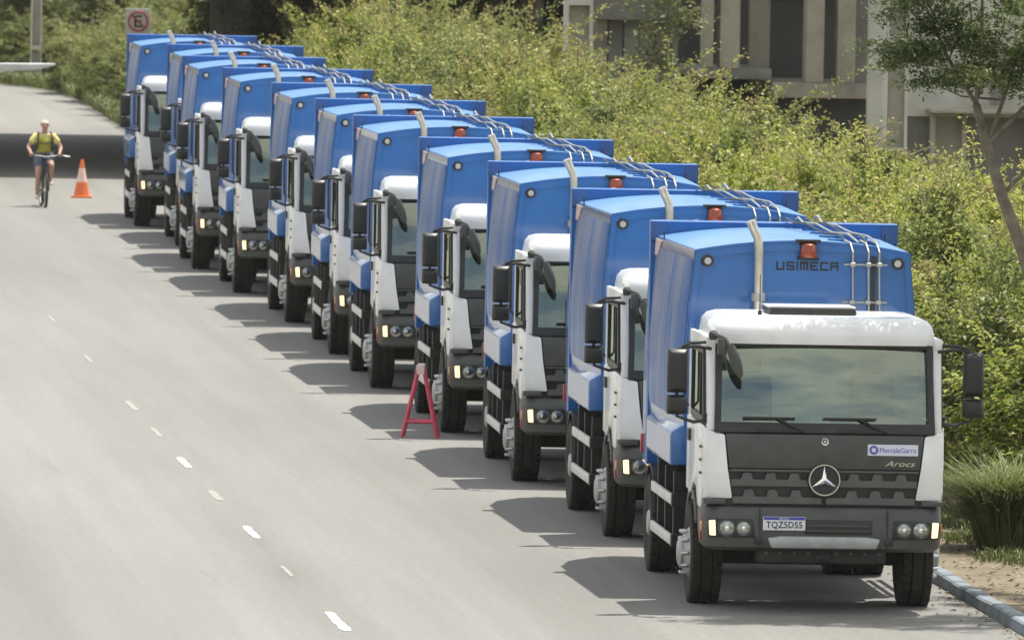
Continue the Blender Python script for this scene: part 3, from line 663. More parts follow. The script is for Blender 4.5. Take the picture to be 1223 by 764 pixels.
    text('script_badge', 'Arocs', M['chrome'], hp, (.75, -1.437, 1.50), .30, .055, .003, shear=.4)
    # ---- white corner panels
    for sx in (-1, 1):
        q = MB()
        fr1 = [(.99, -1.425, 1.765), (.955, -1.425, 1.44), (.905, -1.425, 1.135)]; ou = [(1.16, -1.36, 1.80), (1.185, -1.34, 1.45), (1.17, -1.32, 1.13)]; bk = [(1.205, -1.22, 1.86), (1.21, -1.20, 1.45), (1.19, -1.18, 1.10)]
        ins = [(1.10, -1.20, 1.80), (1.10, -1.18, 1.45), (1.10, -1.16, 1.12)]
        q.loft([[(sx*a[k][0], a[k][1], a[k][2]) for a in (fr1, ou, bk, ins)] for k in range(3)])
        cp = q.build('corner_panel', M['white'], T, .012, 2)
        q = MB(); q.prism([(.97*sx, 1.13), (1.19*sx, 1.13), (1.19*sx, 1.075), (.97*sx, 1.075)], 'y', -1.41, -1.2); q.build('corner_trim', M['grey'], T, .01)
        if sx < 0:     # air deflector slots
            for k in range(3): bx('deflector_fin', M['grey2'], cp, -1.222, -1.20, -1.235, -1.13, 1.36+.13*k, 1.385+.13*k, .006)
    # ---- bumper
    rings = []
    for z, hw, yf in ((.62, 1.13, -1.40), (.66, 1.17, -1.46), (.80, 1.185, -1.475), (.95, 1.19, -1.46), (1.04, 1.185, -1.42), (1.07, 1.17, -1.38)):
        rings.append([(-hw, -.78, z), (-hw, yf+.20, z), (-hw+.05, yf+.09, z), (-hw+.16, yf+.02, z), (-.55, yf, z), (.55, yf, z), (hw-.16, yf+.02, z), (hw-.05, yf+.09, z), (hw, yf+.20, z), (hw, -.78, z)])
    B = MB().loft(rings).build('bumper', M['grey'], T, ang=40)
    bx('bumper_slot', M['black'], B, -.19, .48, -1.485, -1.44, .795, .935, .008)
    for k in range(2): bx('slot_louvre', M['grey'], B, -.17, .46, -1.492, -1.46, .825+.05*k, .84+.05*k)
    q = MB(); q.prism([(-.56, .755), (-.52, .655), (.52, .655), (.56, .755), (.42, .775), (-.42, .775)], 'y', -1.53, -1.44); q.build('step_bar', M['alu'], B, .015)
    q = MB(); q.box(-.63, .63, -1.40, -1.0, .50, .63); q.box(-.08, .08, -1.44, -1.38, .52, .60); q.build('front_underrun', M['under'], B, .02)
    for sx in (-1, 1):
        q = MB(); q.prism([(sx*1.15, .76), (sx*1.16, .93), (sx*.70, .935), (sx*.68, .75)], 'y', -1.478, -1.40); hb = q.build('headlight_housing', M['black'], B, .01)
        for cx_, rr_ in ((.962, .076), (.797, .068)):
            l = MB(); l.lathe([(.001, -1.500), (rr_*.55, -1.502), (rr_*.93, -1.492), (rr_, -1.47), (.001, -1.47)], (sx*cx_, 0, .845), 'y', 22); hl = l.build('headlight', M['lampglass'], hb)
            l = MB(); cc = [(sx*cx_+(rr_+.004)*math.cos(2*math.pi*k/22), -1.487, .845+(rr_+.004)*math.sin(2*math.pi*k/22)) for k in range(23)]; l.tube(cc, .007, 5, False); l.build('headlight_ring', M['grey2'], hb)
            l = MB(); l.lathe([(.001, -1.512), (rr_*.3, -1.51), (rr_*.34, -1.497), (.001, -1.497)], (sx*cx_, 0, .845), 'y', 12); l.build('headlight_bulb', M['chrome'], hb)
        q = MB(); q.prism([(sx*1.132, .775), (sx*1.142, .92), (sx*1.078, .925), (sx*1.070, .77)], 'y', -1.488, -1.40); q.build('daytime_lamp', M['drl'], hb, .006, 1)
        bx('side_marker', M['amber'], B, min(sx*1.17, sx*1.20), max(sx*1.17, sx*1.20), -1.27, -1.17, .80, .90, .01)
        bx('bumper_stripe', M['redlens'], B, min(sx*1.17, sx*1.196), max(sx*1.17, sx*1.196), -1.13, -1.06, .70, .95, .004)
    for sx in (-1, 1):
        bx('bumper_seam', M['black'], B, min(sx*.63, sx*.638), max(sx*.63, sx*.638), -1.4745, -1.44, .66, 1.04)
        bx('tow_cover', M['black'], B, min(sx*.60, sx*.69), max(sx*.60, sx*.69), -1.476, -1.44, .69, .76, .008)
    for k in range(9):
        q = MB(); disc(q, (-.56+.14*k, 0, .60), .014, -1.412, -1.395, 8); q.build('underrun_bolt', M['grey2'], B)
    np_ = bx('number_plate', M['platewhite'], B, -.605, -.185, -1.492, -1.484, .83, .965, .004)
    bx('plate_band', M['plateblue'], np_, -.60, -.19, -1.494, -1.4905, .932, .962)
    text('plate_country', 'BRASIL', M['platewhite'], np_, (-.395, -1.4955, .947), .10, .016, .001)
    text('plate_number', 'TQZ5D55', M['ink'], np_, (-.395, -1.494, .880), .36, .078, .0015, bold=.012)
    # ---- wipers
    for x0, x1, yp in ((-.20, -.72, 0), (.62, .08, 0)):
        q = MB(); q.tube([(x0, -1.43, 1.80), (x0-.08, -1.44, 1.83), ((x0+x1)/2-.02, wy(1.93)-.05, 1.935)], .013, 6); q.box(min(x0, x1)-.1 if x1 < x0 else x1, (x0+x1)/2+.16, wy(1.935)-.062, wy(1.935)-.045, 1.925, 1.945)
        q.box(x0-.48, x0-.04, -1.432, -1.408, 1.797, 1.822); q.build('wiper', M['black'], s_)
    bx('camera_pod', M['black'], s_, .27, .34, wy(2.0)+.03, wy(2.0)+.10, 1.88, 2.06, .01)
    # ---- mirrors on arms
    for sx in (-1, 1):
        q = MB(); q.tube([(sx*1.13, -1.24, 2.60), (sx*1.30, -1.36, 2.63), (sx*1.46, -1.34, 2.60), (sx*1.475, -1.32, 2.30), (sx*1.46, -1.32, 1.93), (sx*1.3, -1.34, 1.88), (sx*1.14, -1.28, 1.90)], .018, 7)
        q.tube([(sx*1.12, -1.1, 2.66), (sx*1.34, -1.34, 2.66), (sx*1.43, -1.34, 2.62)], .016, 6)
        q.lathe([(.001, -.05), (.045, -.04), (.05, .05), (.001, .06)], (sx*1.16, -1.27, 1.91), 'z', 10)
        ar = q.build('mirror_arm', M['black'], T)
        for z0, z1 in ((2.17, 2.60), (1.955, 2.145)):
            m_ = MB(); cxx = sx*1.47; m_.loft([[(cxx-.07, -1.43, z0+.04), (cxx+.07, -1.43, z0+.04), (cxx+.07, -1.43, z1-.04), (cxx-.07, -1.43, z1-.04)], [(cxx-.10, -1.38, z0), (cxx+.10, -1.38, z0), (cxx+.10, -1.38, z1), (cxx-.10, -1.38, z1)], [(cxx-.10, -1.30, z0), (cxx+.10, -1.30, z0), (cxx+.10, -1.30, z1), (cxx-.10, -1.30, z1)]])
            mm = m_.build('mirror_housing', M['black'], ar, .015); bx('mirror_glass', M['mirror'], mm, cxx-.085, cxx+.085, -1.301, -1.296, z0+.015, z1-.015)
    # ---- kerb-view mirror in front of the left screen corner
    q = MB(); q.tube([(-1.13, -1.2, 2.70), (-1.13, -1.42, 2.76), (-1.02, -1.56, 2.72), (-.97, -1.6, 2.62)], .022, 7); q.lathe([(.001, -.04), (.05, -.03), (.05, .03), (.001, .04)], (-1.12, -1.36, 2.74), 'y', 10)
    q.box(-1.09, -1.0, -1.58, -1.46, 2.56, 2.72)
    ka = q.build('front_mirror_arm', M['grey'], T, .01)
    rings = []
    for t in range(7):
        u = t/6; z = 2.66-.32*u; r_ = .060*math.sin(math.pi*(.12+.82*u))**.6; c = (-.97+.10*u, -1.60)
        rings.append([(c[0]+r_*math.cos(2*math.pi*k/12), c[1]+.6*r_*math.sin(2*math.pi*k/12), z) for k in range(12)])
    MB().loft(rings).build('front_mirror', M['grey'], ka, ang=60)
    # ---- exhaust stack behind the cab
    q = MB(); q.tube([(-.46, .92, 1.6), (-.46, .92, 3.50), (-.475, .92, 3.62), (-.53, .90, 3.73), (-.555, .89, 3.79)], .047, 14); q.build('exhaust_pipe', M['cream'], T)
    q = MB(); q.lathe([(.07, 0), (.072, .04), (.07, .08)], (-.46, .92, 2.98), 'z', 14); q.box(-.46, -.42, .94, 1.12, 2.99, 3.04); q.build('exhaust_clamp', M['steel'], T)
    # air filter stack + tanks under the body
    bx('air_intake', M['black'], T, -.95, -.50, .62, 1.02, 1.05, 2.0, .04); bx('filter_box', M['black'], T, .3, .95, .62, 1.0, 1.05, 1.9, .04)
    q = MB(); q.lathe([(.001, -.5), (.18, -.49), (.2, -.45), (.2, .45), (.18, .49), (.001, .5)], (-.82, 1.75, .74), 'y', 18); q.build('air_tank', M['steel'], T)
    q = MB(); q.lathe([(.001, -.6), (.26, -.58), (.27, -.55), (.27, .55), (.26, .58), (.001, .6)], (.84, 1.9, .74), 'y', 18); q.build('fuel_tank', M['steel'], T)
    q = MB(); q.box(-1.08, -.48, 2.45, 3.1, .55, 1.0); q.box(-.9, -.5, .55, 1.15, .55, .95); q.tube([(-1.0, .7, 1.05), (-1.05, 1.3, 1.15), (-1.0, 2.2, 1.1), (-.9, 3.2, 1.12)], .03, 7); q.tube([(-.9, .7, 1.0), (-1.1, 1.6, 1.05), (-.95, 2.9, 1.0)], .02, 6); q.tube([(-1.12, 1.0, .6), (-1.1, 1.05, 1.2)], .022, 6)
    q.build('battery_box', M['under'], T, .02)
    # ---- side guards: white rails on dark posts
    for sx in (-1, 1):
        for yy_ in (1.55, 2.5, 3.35): bx('guard_post', M['black'], T, min(sx*1.10, sx*1.225), max(sx*1.10, sx*1.225), yy_-.03, yy_+.03, .50, 1.22, .008, 1)
        g_ = T
        for zz_ in (.94, .53): bx('rail_end', M['black'], T, min(sx*1.06, sx*1.27), max(sx*1.06, sx*1.27), 1.22, 1.335, zz_-.065, zz_+.065, .008, 1)
        for zz_ in (.94, .53): bx('guard_rail', M['railwhite'], g_, min(sx*1.23, sx*1.272), max(sx*1.23, sx*1.272), 1.34, 3.62, zz_-.052, zz_+.052, .012)
    # ---- compactor body
    def sect(y, wtop, wmid, zc, zm, n=12):
        p = [(-1.02, 1.22), (-wmid+.03, 1.45), (-wmid, 1.9), (-wmid+.0, 2.4), (-(wmid*.55+wtop*.45), 2.95), (-wtop-.005, 3.35), (-wtop, zc)]
        arc = [(-wtop+2*wtop*k/n, zc+(zm-zc)*(1-(1-2*k/n)**2)) for k in range(1, n)]
        mir = [(-a, b) for a, b in p[::-1]]
        return [(a, y, b) for a, b in p+arc+mir]
    def bw(y): u = (y-1.1)/3.52; return 1.10+.075*u, 1.185+.045*u+.02*math.sin(math.pi*u)
    secs = [sect(y_, *bw(y_), 3.475, 3.58-.006*k) for k, y_ in enumerate((1.10, 1.9, 2.9, 3.9, 4.62))]
    body = MB().loft(secs).build('compactor_body', M['blue'], T, ang=40)
    def side_x(y, z):
        p = sect(y, *bw(y), 3.475, 3.58)[:7]
        for (x0, _, z0), (x1, _, z1) in zip(p, p[1:]):
            if z0 <= z <= z1: return -(x0+(x1-x0)*(z-z0)/(z1-z0))
        return bw(y)[0]
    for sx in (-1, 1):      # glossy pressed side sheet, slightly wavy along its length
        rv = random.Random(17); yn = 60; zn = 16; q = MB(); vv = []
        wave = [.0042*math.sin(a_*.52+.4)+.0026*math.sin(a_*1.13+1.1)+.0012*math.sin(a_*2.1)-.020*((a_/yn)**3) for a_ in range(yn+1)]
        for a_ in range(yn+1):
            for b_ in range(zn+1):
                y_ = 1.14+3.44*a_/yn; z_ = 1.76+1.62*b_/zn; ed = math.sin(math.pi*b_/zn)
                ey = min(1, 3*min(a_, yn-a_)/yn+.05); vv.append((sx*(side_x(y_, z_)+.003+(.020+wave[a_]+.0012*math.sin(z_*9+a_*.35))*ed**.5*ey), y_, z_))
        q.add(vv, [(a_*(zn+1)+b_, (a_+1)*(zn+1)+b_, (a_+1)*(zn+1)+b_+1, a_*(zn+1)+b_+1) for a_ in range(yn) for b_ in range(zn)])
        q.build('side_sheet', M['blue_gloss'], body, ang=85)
    # roof sheet in the lighter blue that paints its sunlit look
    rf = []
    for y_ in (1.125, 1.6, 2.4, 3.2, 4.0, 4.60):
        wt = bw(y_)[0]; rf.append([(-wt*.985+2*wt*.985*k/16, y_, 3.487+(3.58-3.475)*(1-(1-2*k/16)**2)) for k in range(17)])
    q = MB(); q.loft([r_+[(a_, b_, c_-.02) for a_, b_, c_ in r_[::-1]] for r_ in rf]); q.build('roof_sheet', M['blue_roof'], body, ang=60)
    # raised edge of the front panel and low relief
    fp = sect(1.10, 1.085, 1.165, 3.455, 3.555)
    q = MB(); inn = [(p[0]*.955, 1.0, 1.30+(p[2]-1.30)*.972) for p in fp]; out = [(p[0], 1.0, p[2]) for p in fp]; n_ = len(fp)
    vsx = [(a, 1.075, b) for a, _, b in out]+[(a, 1.075, b) for a, _, b in inn]+[(a, 1.12, b) for a, _, b in out]
    fs = [(k, (k+1) % n_, n_+(k+1) % n_, n_+k) for k in range(n_)]+[(k, 2*n_+k, 2*n_+(k+1) % n_, (k+1) % n_) for k in range(n_)]
    vsx += [(a, 1.099, b) for a, _, b in inn]; fs += [(n_+k, n_+(k+1) % n_, 3*n_+(k+1) % n_, 3*n_+k) for k in range(n_)]
    q.add(vsx, fs).build('front_panel_rim', M['blue'], body)
    glyph = {'U': '10001 10001 10001 10001 11111', 'S': '11111 10000 11111 00001 11111', 'I': '1 1 1 1 1', 'M': '11111 10101 10101 10101 10101', 'E': '11111 10000 11110 10000 11111', 'C': '11111 10000 10000 10000 11111', 'A': '11111 10001 11111 10001 10001'}
    q = MB(); gx = -.265; cw, ch = .0165, .0175
    for ltr in 'USIMECA':
        rows = glyph[ltr].split()
        for r_i, row in enumerate(rows):
            k0 = 0
            while k0 < len(row):        # one bar per run of cells
                if row[k0] == '0': k0 += 1; continue
                k1 = k0
                while k1 < len(row) and row[k1] == '1': k1 += 1
                q.box(gx+k0*cw, gx+k1*cw, 1.094, 1.1035, 3.379-(r_i+1)*ch, 3.379-r_i*ch); k0 = k1
        gx += len(rows[0])*cw+.02
    q.build('maker_lettering', M['ink'], body, smooth=False)
    for sx in (-1, 1):
        q = MB(); q.lathe([(.001, 1.03), (.035, 1.035), (.036, 1.05)], (sx*.965, 0, 3.375), 'y', 14); lm = q.build('work_lamp', M['lampgrey'], body)
        q = MB(); q.lathe([(.037, 1.04), (.06, 1.045), (.062, 1.11), (.037, 1.11)], (sx*.965, 0, 3.375), 'y', 14); q.build('lamp_bezel', M['black'], lm)
    # beacon on the front edge
    q = MB(); q.box(-.055, .155, .96, 1.10, 3.40, 3.425); q.box(-.07, .17, .97, 1.16, 3.585, 3.605); q.box(-.03, .13, 1.05, 1.10, 3.42, 3.60); bc = q.build('beacon_bracket', M['under'], body)
    q = MB(); q.lathe([(.078, 3.426), (.085, 3.44), (.080, 3.51), (.070, 3.555), (.05, 3.57), (.001, 3.573)], (.05, 1.0, 0), 'z', 18); q.build('beacon', M['beacon'], bc)
    # hydraulic pipes up the front panel, hoses over the roof
    for x_ in (.505, .665, .775):
        q = MB(); q.tube([(x_+.02, 1.04, 2.5), (x_, 1.04, 3.36), (x_, 1.04, 3.49), (x_-.02, 1.12, 3.575), (x_-.05, 1.4, 3.59)], .011, 6); pp = q.build('hydraulic_pipe', M['steel'], T)
        for z_ in (2.98, 3.36): bx('pipe_clamp', M['steel'], pp, x_-.028, x_+.028, 1.015, 1.06, z_-.022, z_+.022, .006, 1)
    bx('pipe_bracket', M['steel'], T, .42, .86, 1.055, 1.085, 3.352, 3.368); bx('pipe_bracket', M['steel'], T, .40, .86, 1.055, 1.085, 2.972, 2.988)
    q = MB(); q.box(.70, .745, 1.075, 1.092, 2.6, 3.45); q.build('pipe_shadow_strip', M['black'], T)  # black strip painting the shade between the pipes
    rh = random.Random(8)
    for k in range(4):
        x_ = .42+.10*k; q = MB()
        q.tube([(x_+.06, 1.25, 3.575), (x_+.03+rh.uniform(-.03, .03), 1.8, 3.62+rh.uniform(0, .02)), (x_-.06, 2.6, 3.62), (x_-.12+rh.uniform(-.05, .05), 3.4, 3.65+rh.uniform(0, .05)), (x_-.2, 4.2, 3.66), (x_-.22, 4.55, 3.70+rh.uniform(-.02, .03)), (x_-.22, 4.8, 3.68)], .013 if k % 2 else .012, 6)
        q.build('hose', M['steel'] if k % 2 else M['black'], T)
    for y_ in (1.5, 2.4, 3.3, 4.1):
        q = MB(); q.prism([(.30, 3.555), (.80, 3.53), (.80, 3.585), (.30, 3.60)], 'y', y_, y_+.035); q.build('hose_bracket', M['blue_flat'], T)
    # rear frame (taller, wider than the body)
    q = MB(); q.box(-1.235, 1.355, 4.62, 4.82, 3.42, 3.645); fr0 = q.build('rear_frame', M['blue_flat'], T, .008, 1)
    for sx in (-1, 1):
        q = MB(); xo = sx*1.294+.06; q.prism([(sx*1.10, 3.418), (xo, 3.418), (xo, 1.1), (sx*1.12, 1.1)], 'y', 4.62, 4.82); q.build('frame_upright', M['blue_flat'], fr0, .006, 1)
        bx('frame_end_plate', M['blue_dark'], fr0, min(sx*1.13+.06, sx*1.298+.06), max(sx*1.13+.06, sx*1.298+.06), 4.605, 4.619, 3.44, 3.63)
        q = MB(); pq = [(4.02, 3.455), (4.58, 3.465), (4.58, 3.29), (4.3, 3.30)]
        q.loft([[(sx*(side_x(y_, z_)+d_), y_, z_) for y_, z_ in pq] for d_ in (.0, .012)]); q.build('pale_glint_patch', M['pinkpatch'], body)
        q = MB(); q.tube([(sx*1.15, 4.0, 3.45), (sx*1.15, 4.0, 3.56)], .008, 5); q.build('lifting_pin', M['under'], body)
    # tailgate
    q = MB(); q.prism([(4.82, 3.60), (5.6, 3.62), (6.35, 3.1), (6.75, 2.0), (6.7, 1.0), (5.2, .95), (4.82, 1.15)], 'x', -1.10, 1.16); tg = q.build('tailgate', M['blue'], T, .02)
    for sx in (-1, 1):
        bx('tail_lamp', M['redlens'], tg, min(sx*.85, sx*1.12), max(sx*.85, sx*1.12), 6.68, 6.76, 1.1, 1.3, .01)
        q = MB(); q.tube([(sx*.7, 5.3, 3.60), (sx*.7, 6.3, 3.2)], .045, 8); q.build('tailgate_ram', M['steel'], tg)
    # side boxes under the body
    for sx in (-1, 1):
        q = MB(); q.prism([(sx*1.05, 1.30), (sx*1.292, 1.30), (sx*1.292, 1.635), (sx*1.13, 1.73), (sx*1.05, 1.73)], 'y', 1.18, 4.0); sb = q.build('side_box', M['blue'], T, .012)
        bx('box_lid', M['blue'], sb, min(sx*1.29, sx*1.297), max(sx*1.29, sx*1.297), 1.215, 3.96, 1.325, 1.615, .002, 1)
    return T
proto = make_truck()
YS = [102.07, 111.83, 121.46, 131.34, 141.9, 151.1, 160.91, 171.27, 180.56, 190.71, 200.13]
DX = [0, .17, .07, .08, .03, .16, .22, .10, 0, .33, .11]
TL = ['blue and white garbage truck heading the row, its whole grille and number plate in view',
      'blue and white garbage truck parked directly behind the one with the readable number plate',
      'blue and white garbage truck just in front of the one beside the red trestle',
      'blue and white garbage truck standing directly beside the red trestle',
      'blue and white garbage truck just behind the one beside the red trestle',
      'sixth blue and white garbage truck of the row, midway between front and tail',
      'fifth blue and white garbage truck counted forward from the tail of the row',
      'fourth blue and white garbage truck counted forward from the tail of the row',
      'third blue and white garbage truck counted forward from the tail of the row',
      'blue and white garbage truck just ahead of the last one in the row',
      'blue and white garbage truck at the tail of the row, close to the orange cone']
TH = R(1.2)
for i, y in enumerate(YS):
    o = proto if i == 0 else copy_tree(proto)
    o.location = (11.564+1.21-.02+DX[i], y, 0); o.rotation_euler = (0, 0, -TH+(0, .004, -.003, .002, 0, -.004, .003, 0, .002, -.002, .001)[i])
    tag(o, TL[i], 'garbage truck', 'garbage trucks parked in a row along the kerb')

# ------------------------------------------------------------------ red trestle, traffic cone
t = empty('trestle', (11.26, 130.1, 0), R(-8))
for sx in (-1, 1):
    for sy in (-1, 1):
        MB().tube([(sx*.225, sy*.20, 0), (sx*.035, sy*.06, .86)], .024, 4).build('leg', M['red'], t)
for sy in (-1, 1): MB().tube([(-.18, sy*.168, .20), (.18, sy*.168, .20)], .022, 4).build('cross_bar', M['red'], t)
for sx in (-1, 1): MB().tube([(sx*.16, -.15, .30), (sx*.16, .15, .30)], .016, 4).build('side_bar', M['red'], t)
bx('top_plank', M['plank'], t, -.045, .045, -.16, .16, .80, .93, .008)
tag(t, 'red folding trestle with pale top standing on the road by the trucks', 'trestle')
t = empty('traffic_cone', (11.43, 215.4, 0))
bx('cone_base', M['orange'], t, -.21, .21, -.21, .21, 0, .045, .015)
def cr_(z): return .165-(z-.045)/(.80-.045)*(.165-.028)
for nm, mm_, z0, z1 in (('cone_body', 'orange', .045, .33), ('reflective_band', 'coneband', .33, .62), ('cone_tip', 'orange', .62, .80)):
    MB().lathe([(.001, z0), (cr_(z0), z0), (cr_(z1), z1), (.001, z1)], (0, 0, 0), 'z', 20).build(nm, M[mm_], t)
tag(t, 'orange traffic cone with a pale band standing on the road near the cyclist', 'traffic cone')

# ------------------------------------------------------------------ cyclist on a bicycle
BX, BY = 10.36, 209.9
b = empty('bicycle', (BX, BY, 0), R(2))
def torus(q, c, r, tube, seg=28):
    q.tube([(c[0], c[1]+r*math.cos(2*math.pi*k/seg), c[2]+r*math.sin(2*math.pi*k/seg)) for k in range(seg+1)], tube, 6, False)
for yc, nm in ((-.54, 'front_wheel'), (.52, 'rear_wheel')):
    q = MB(); torus(q, (0, yc, .34), .315, .013); q.lathe([(.001, -.05), (.03, -.05), (.03, .05), (.001, .05)], (0, yc, .34), 'x', 8)
    for k in range(12):
        a = math.pi*2*k/12; q.tube([(0, yc, .34), (0, yc+.31*math.cos(a), .34+.31*math.sin(a))], .003, 3, False)
    wq = q.build(nm.split('_')[1], M['steel'], b)
    q = MB(); torus(q, (0, yc, .34), .335, .024); q.build('tyre', M['tyre'], wq)
q = MB()
for a, c in (((0, -.40, .90), (0, .02, .30)), ((0, .02, .30), (0, .20, .90)), ((0, .20, .82), (0, -.38, .86)), ((0, .02, .30), (.06, .52, .34)), ((0, .02, .30), (-.06, .52, .34)), ((0, .2, .8), (.06, .52, .34)), ((0, .2, .8), (-.06, .52, .34)), ((.05, -.42, .72), (.06, -.54, .34)), ((-.05, -.42, .72), (-.06, -.54, .34)), ((0, -.36, 1.0), (0, -.42, .72)), ((-.05, -.42, .72), (.05, -.42, .72))):
    q.tube([a, c], .018, 7)
q.build('frame', M['black'], b)
q = MB(); q.tube([(-.31, -.32, 1.05), (-.12, -.40, 1.04), (0, -.38, 1.02), (.12, -.40, 1.04), (.31, -.32, 1.05)], .014, 7); hb = q.build('handlebar', M['steel'], b)
for sx in (-1, 1): q = MB(); q.tube([(sx*.22, -.36, 1.048), (sx*.36, -.30, 1.05)], .02, 7); q.build('grip', M['black'], hb)
MB().tube([(.34, -.31, 1.05), (.50, -.28, 1.03)], .012, 5).build('bar_end', M['steel'], hb)
q = MB(); q.loft([[(-.07, .30, .93), (.07, .30, .93), (.07, .30, .98), (-.07, .30, .98)], [(-.02, .02, .94), (.02, .02, .94), (.02, .02, .97), (-.02, .02, .97)]]); q.build('saddle', M['black'], b, .012)
for sx, z, yy_ in ((-1, .15, .05), (1, .44, -.02)):
    q = MB(); q.tube([(sx*.06, .02, .30), (sx*.09, yy_, z+.03)], .014, 5); q.box(sx*.12-.05, sx*.12+.05, yy_-.05, yy_+.05, z+.005, z+.03); q.build('pedal', M['steel'], b)
tag(b, 'dark bicycle ridden towards the camera by the man in yellow', 'bicycle')
def skin_mesh(name, pts, edges, radii, m, parent, sub=2):
    me = bpy.data.meshes.new(name); me.from_pydata(pts, edges, []); o = bpy.data.objects.new(name, me); COL.objects.link(o)
    sk = o.modifiers.new('skin', 'SKIN'); sk.use_smooth_shade = True
    for v, r in zip(me.skin_vertices[0].data, radii): v.radius = (r, r) if not isinstance(r, tuple) else r
    me.skin_vertices[0].data[0].use_root = True
    ss = o.modifiers.new('sub', 'SUBSURF'); ss.levels = ss.render_levels = sub
    bpy.context.view_layer.update()
    m2_ = bpy.data.meshes.new_from_object(o.evaluated_get(bpy.context.evaluated_depsgraph_get())); bpy.data.objects.remove(o)
    m2_.materials.clear(); m2_.materials.append(m); o = bpy.data.objects.new(name, m2_); COL.objects.link(o)
    if parent: o.parent = parent
    m2_.polygons.foreach_set('use_smooth', [True]*len(m2_.polygons))
    return o
P = []; E = []; RD = []
def pt(p, r, link=None):
    P.append(p); RD.append(r)
    if link is not None: E.append((link, len(P)-1))
    return len(P)-1
pel = pt((0, .17, 1.04), .135); wst = pt((0, .11, 1.18), .125, pel); chs = pt((0, .01, 1.38), .145, wst); nk0 = pt((0, -.04, 1.485), .065, chs); nk1 = pt((0, -.065, 1.55), .055, nk0)
jaw = pt((0, -.085, 1.60), .068, nk1); skl = pt((0, -.075, 1.68), .085, jaw); crn = pt((0, -.065, 1.725), .072, skl)
wr = {}
for sx in (-1, 1):
    sh_ = pt((sx*.175, -.01, 1.43), .062, chs); el = pt((sx*.34, -.06, 1.21), .043, sh_); w_ = pt((sx*.29, -.26, 1.09), .03, el); hd = pt((sx*.285, -.32, 1.075), .034, w_); wr[sx] = hd
    hp_ = pt((sx*.085, .14, 1.0), .095, pel)
    if sx < 0: kn = pt((-.13, -.14, .66), .056, hp_); ca = pt((-.13, -.06, .46), .052, kn); an = pt((-.13, .07, .25), .034, ca); to = pt((-.135, -.07, .19), .03, an)
    else: kn = pt((.14, -.25, .86), .056, hp_); ca = pt((.13, -.17, .68), .052, kn); an = pt((.13, .0, .53), .034, ca); to = pt((.135, -.14, .47), .03, an)
body = None
pr = empty('person', (BX, BY, 0), R(2))
body = skin_mesh('body', P, E, RD, M['skin'], pr)
for sx in (-1, 1):     # five fingers closed round the grip, thumb from the side of the palm
    for k in range(4):
        x_ = sx*(.262+.019*k); s1 = .9+.1*(k in (1, 2))
        q = MB(); q.tube([(x_, -.315, 1.09), (x_, -.315-.045*s1, 1.088), (x_, -.315-.05*s1, 1.05), (x_, -.315-.025*s1, 1.028)], [.009, .0085, .008, .007], 6); q.build('finger', M['skin'], body)
    q = MB(); q.tube([(sx*.255, -.295, 1.075), (sx*.235, -.315, 1.055), (sx*.245, -.335, 1.03)], [.011, .01, .008], 6); q.build('thumb', M['skin'], body)
# face
q = MB(); q.tube([(0, -.155, 1.685), (0, -.175, 1.655), (0, -.16, 1.645)], [.008, .014, .012], 6); q.build('nose', M['skin'], body)
q = MB(); q.tube([(-.025, -.150, 1.622), (0, -.157, 1.620), (.025, -.150, 1.622)], .006, 5); q.build('mouth', M['redlens'], body)
for sx in (-1, 1):
    q = MB(); q.lathe([(.001, -.012), (.011, -.006), (.001, .004)], (sx*.032, -.150, 1.682), 'y', 8); q.build('eye', M['ink'], body)
    q = MB(); q.tube([(sx*.015, -.158, 1.70), (sx*.05, -.145, 1.70)], .005, 4); q.build('eyebrow', M['hair'], body)
    q = MB(); q.tube([(sx*.078, -.075, 1.695), (sx*.084, -.065, 1.675), (sx*.078, -.075, 1.65)], .009, 6); q.build('ear', M['skin'], body)
skin_mesh('hair', [(0, -.02, 1.665), (0, -.035, 1.715), (0, -.055, 1.745)], [(0, 1), (1, 2)], [.078, .096, .07], M['hair'], pr)
# clothes follow the body
skin_mesh('shirt', [(0, .16, 1.07), (0, .10, 1.19), (0, .0, 1.38), (0, -.035, 1.47), (-.185, -.01, 1.43), (-.285, -.045, 1.285), (.185, -.01, 1.43), (.285, -.045, 1.285)],
          [(0, 1), (1, 2), (2, 3), (2, 4), (4, 5), (2, 6), (6, 7)], [.155, .15, .168, .085, .082, .075, .082, .075], M['shirt'], pr)
skin_mesh('vest', [(0, .14, 1.08), (0, .085, 1.19), (0, -.02, 1.36), (0, -.03, 1.42)], [(0, 1), (1, 2), (2, 3)], [(.162, .155), (.165, .158), (.178, .165), (.13, .12)], M['vest'], pr)
for sx in (-1, 1): q = MB(); q.tube([(sx*.12, .10, 1.50), (sx*.135, -.05, 1.50), (sx*.145, -.165, 1.40), (sx*.15, -.13, 1.26), (sx*.16, .02, 1.16)], .022, 6); q.build('strap', M['strap'], pr)
q = MB(); q.tube([(-.14, -.155, 1.30), (0, -.195, 1.29), (.14, -.155, 1.30)], .014, 5); q.build('chest_strap', M['strap'], pr)
bx('backpack', M['strap'], pr, -.15, .15, .16, .30, 1.14, 1.50, .05, 3)
skin_mesh('shorts', [(0, .17, 1.03), (-.09, .10, .97), (-.125, -.04, .78), (.09, .08, 1.0), (.135, -.12, .91)], [(0, 1), (1, 2), (0, 3), (3, 4)], [.15, .115, .098, .115, .095], M['shorts'], pr)
for sx, an_, to_ in ((-1, (-.13, .065, .225), (-.138, -.11, .185)), (1, (.13, -.005, .505), (.138, -.18, .465))):
    skin_mesh('shoe', [an_, ((an_[0]+to_[0])/2, (an_[1]+to_[1])/2, to_[2]), to_], [(0, 1), (1, 2)], [.048, .045, .036], M['shoe'], pr)
tag(pr, 'cyclist in yellow shirt, dark shorts and backpack pedalling towards the camera', 'person')

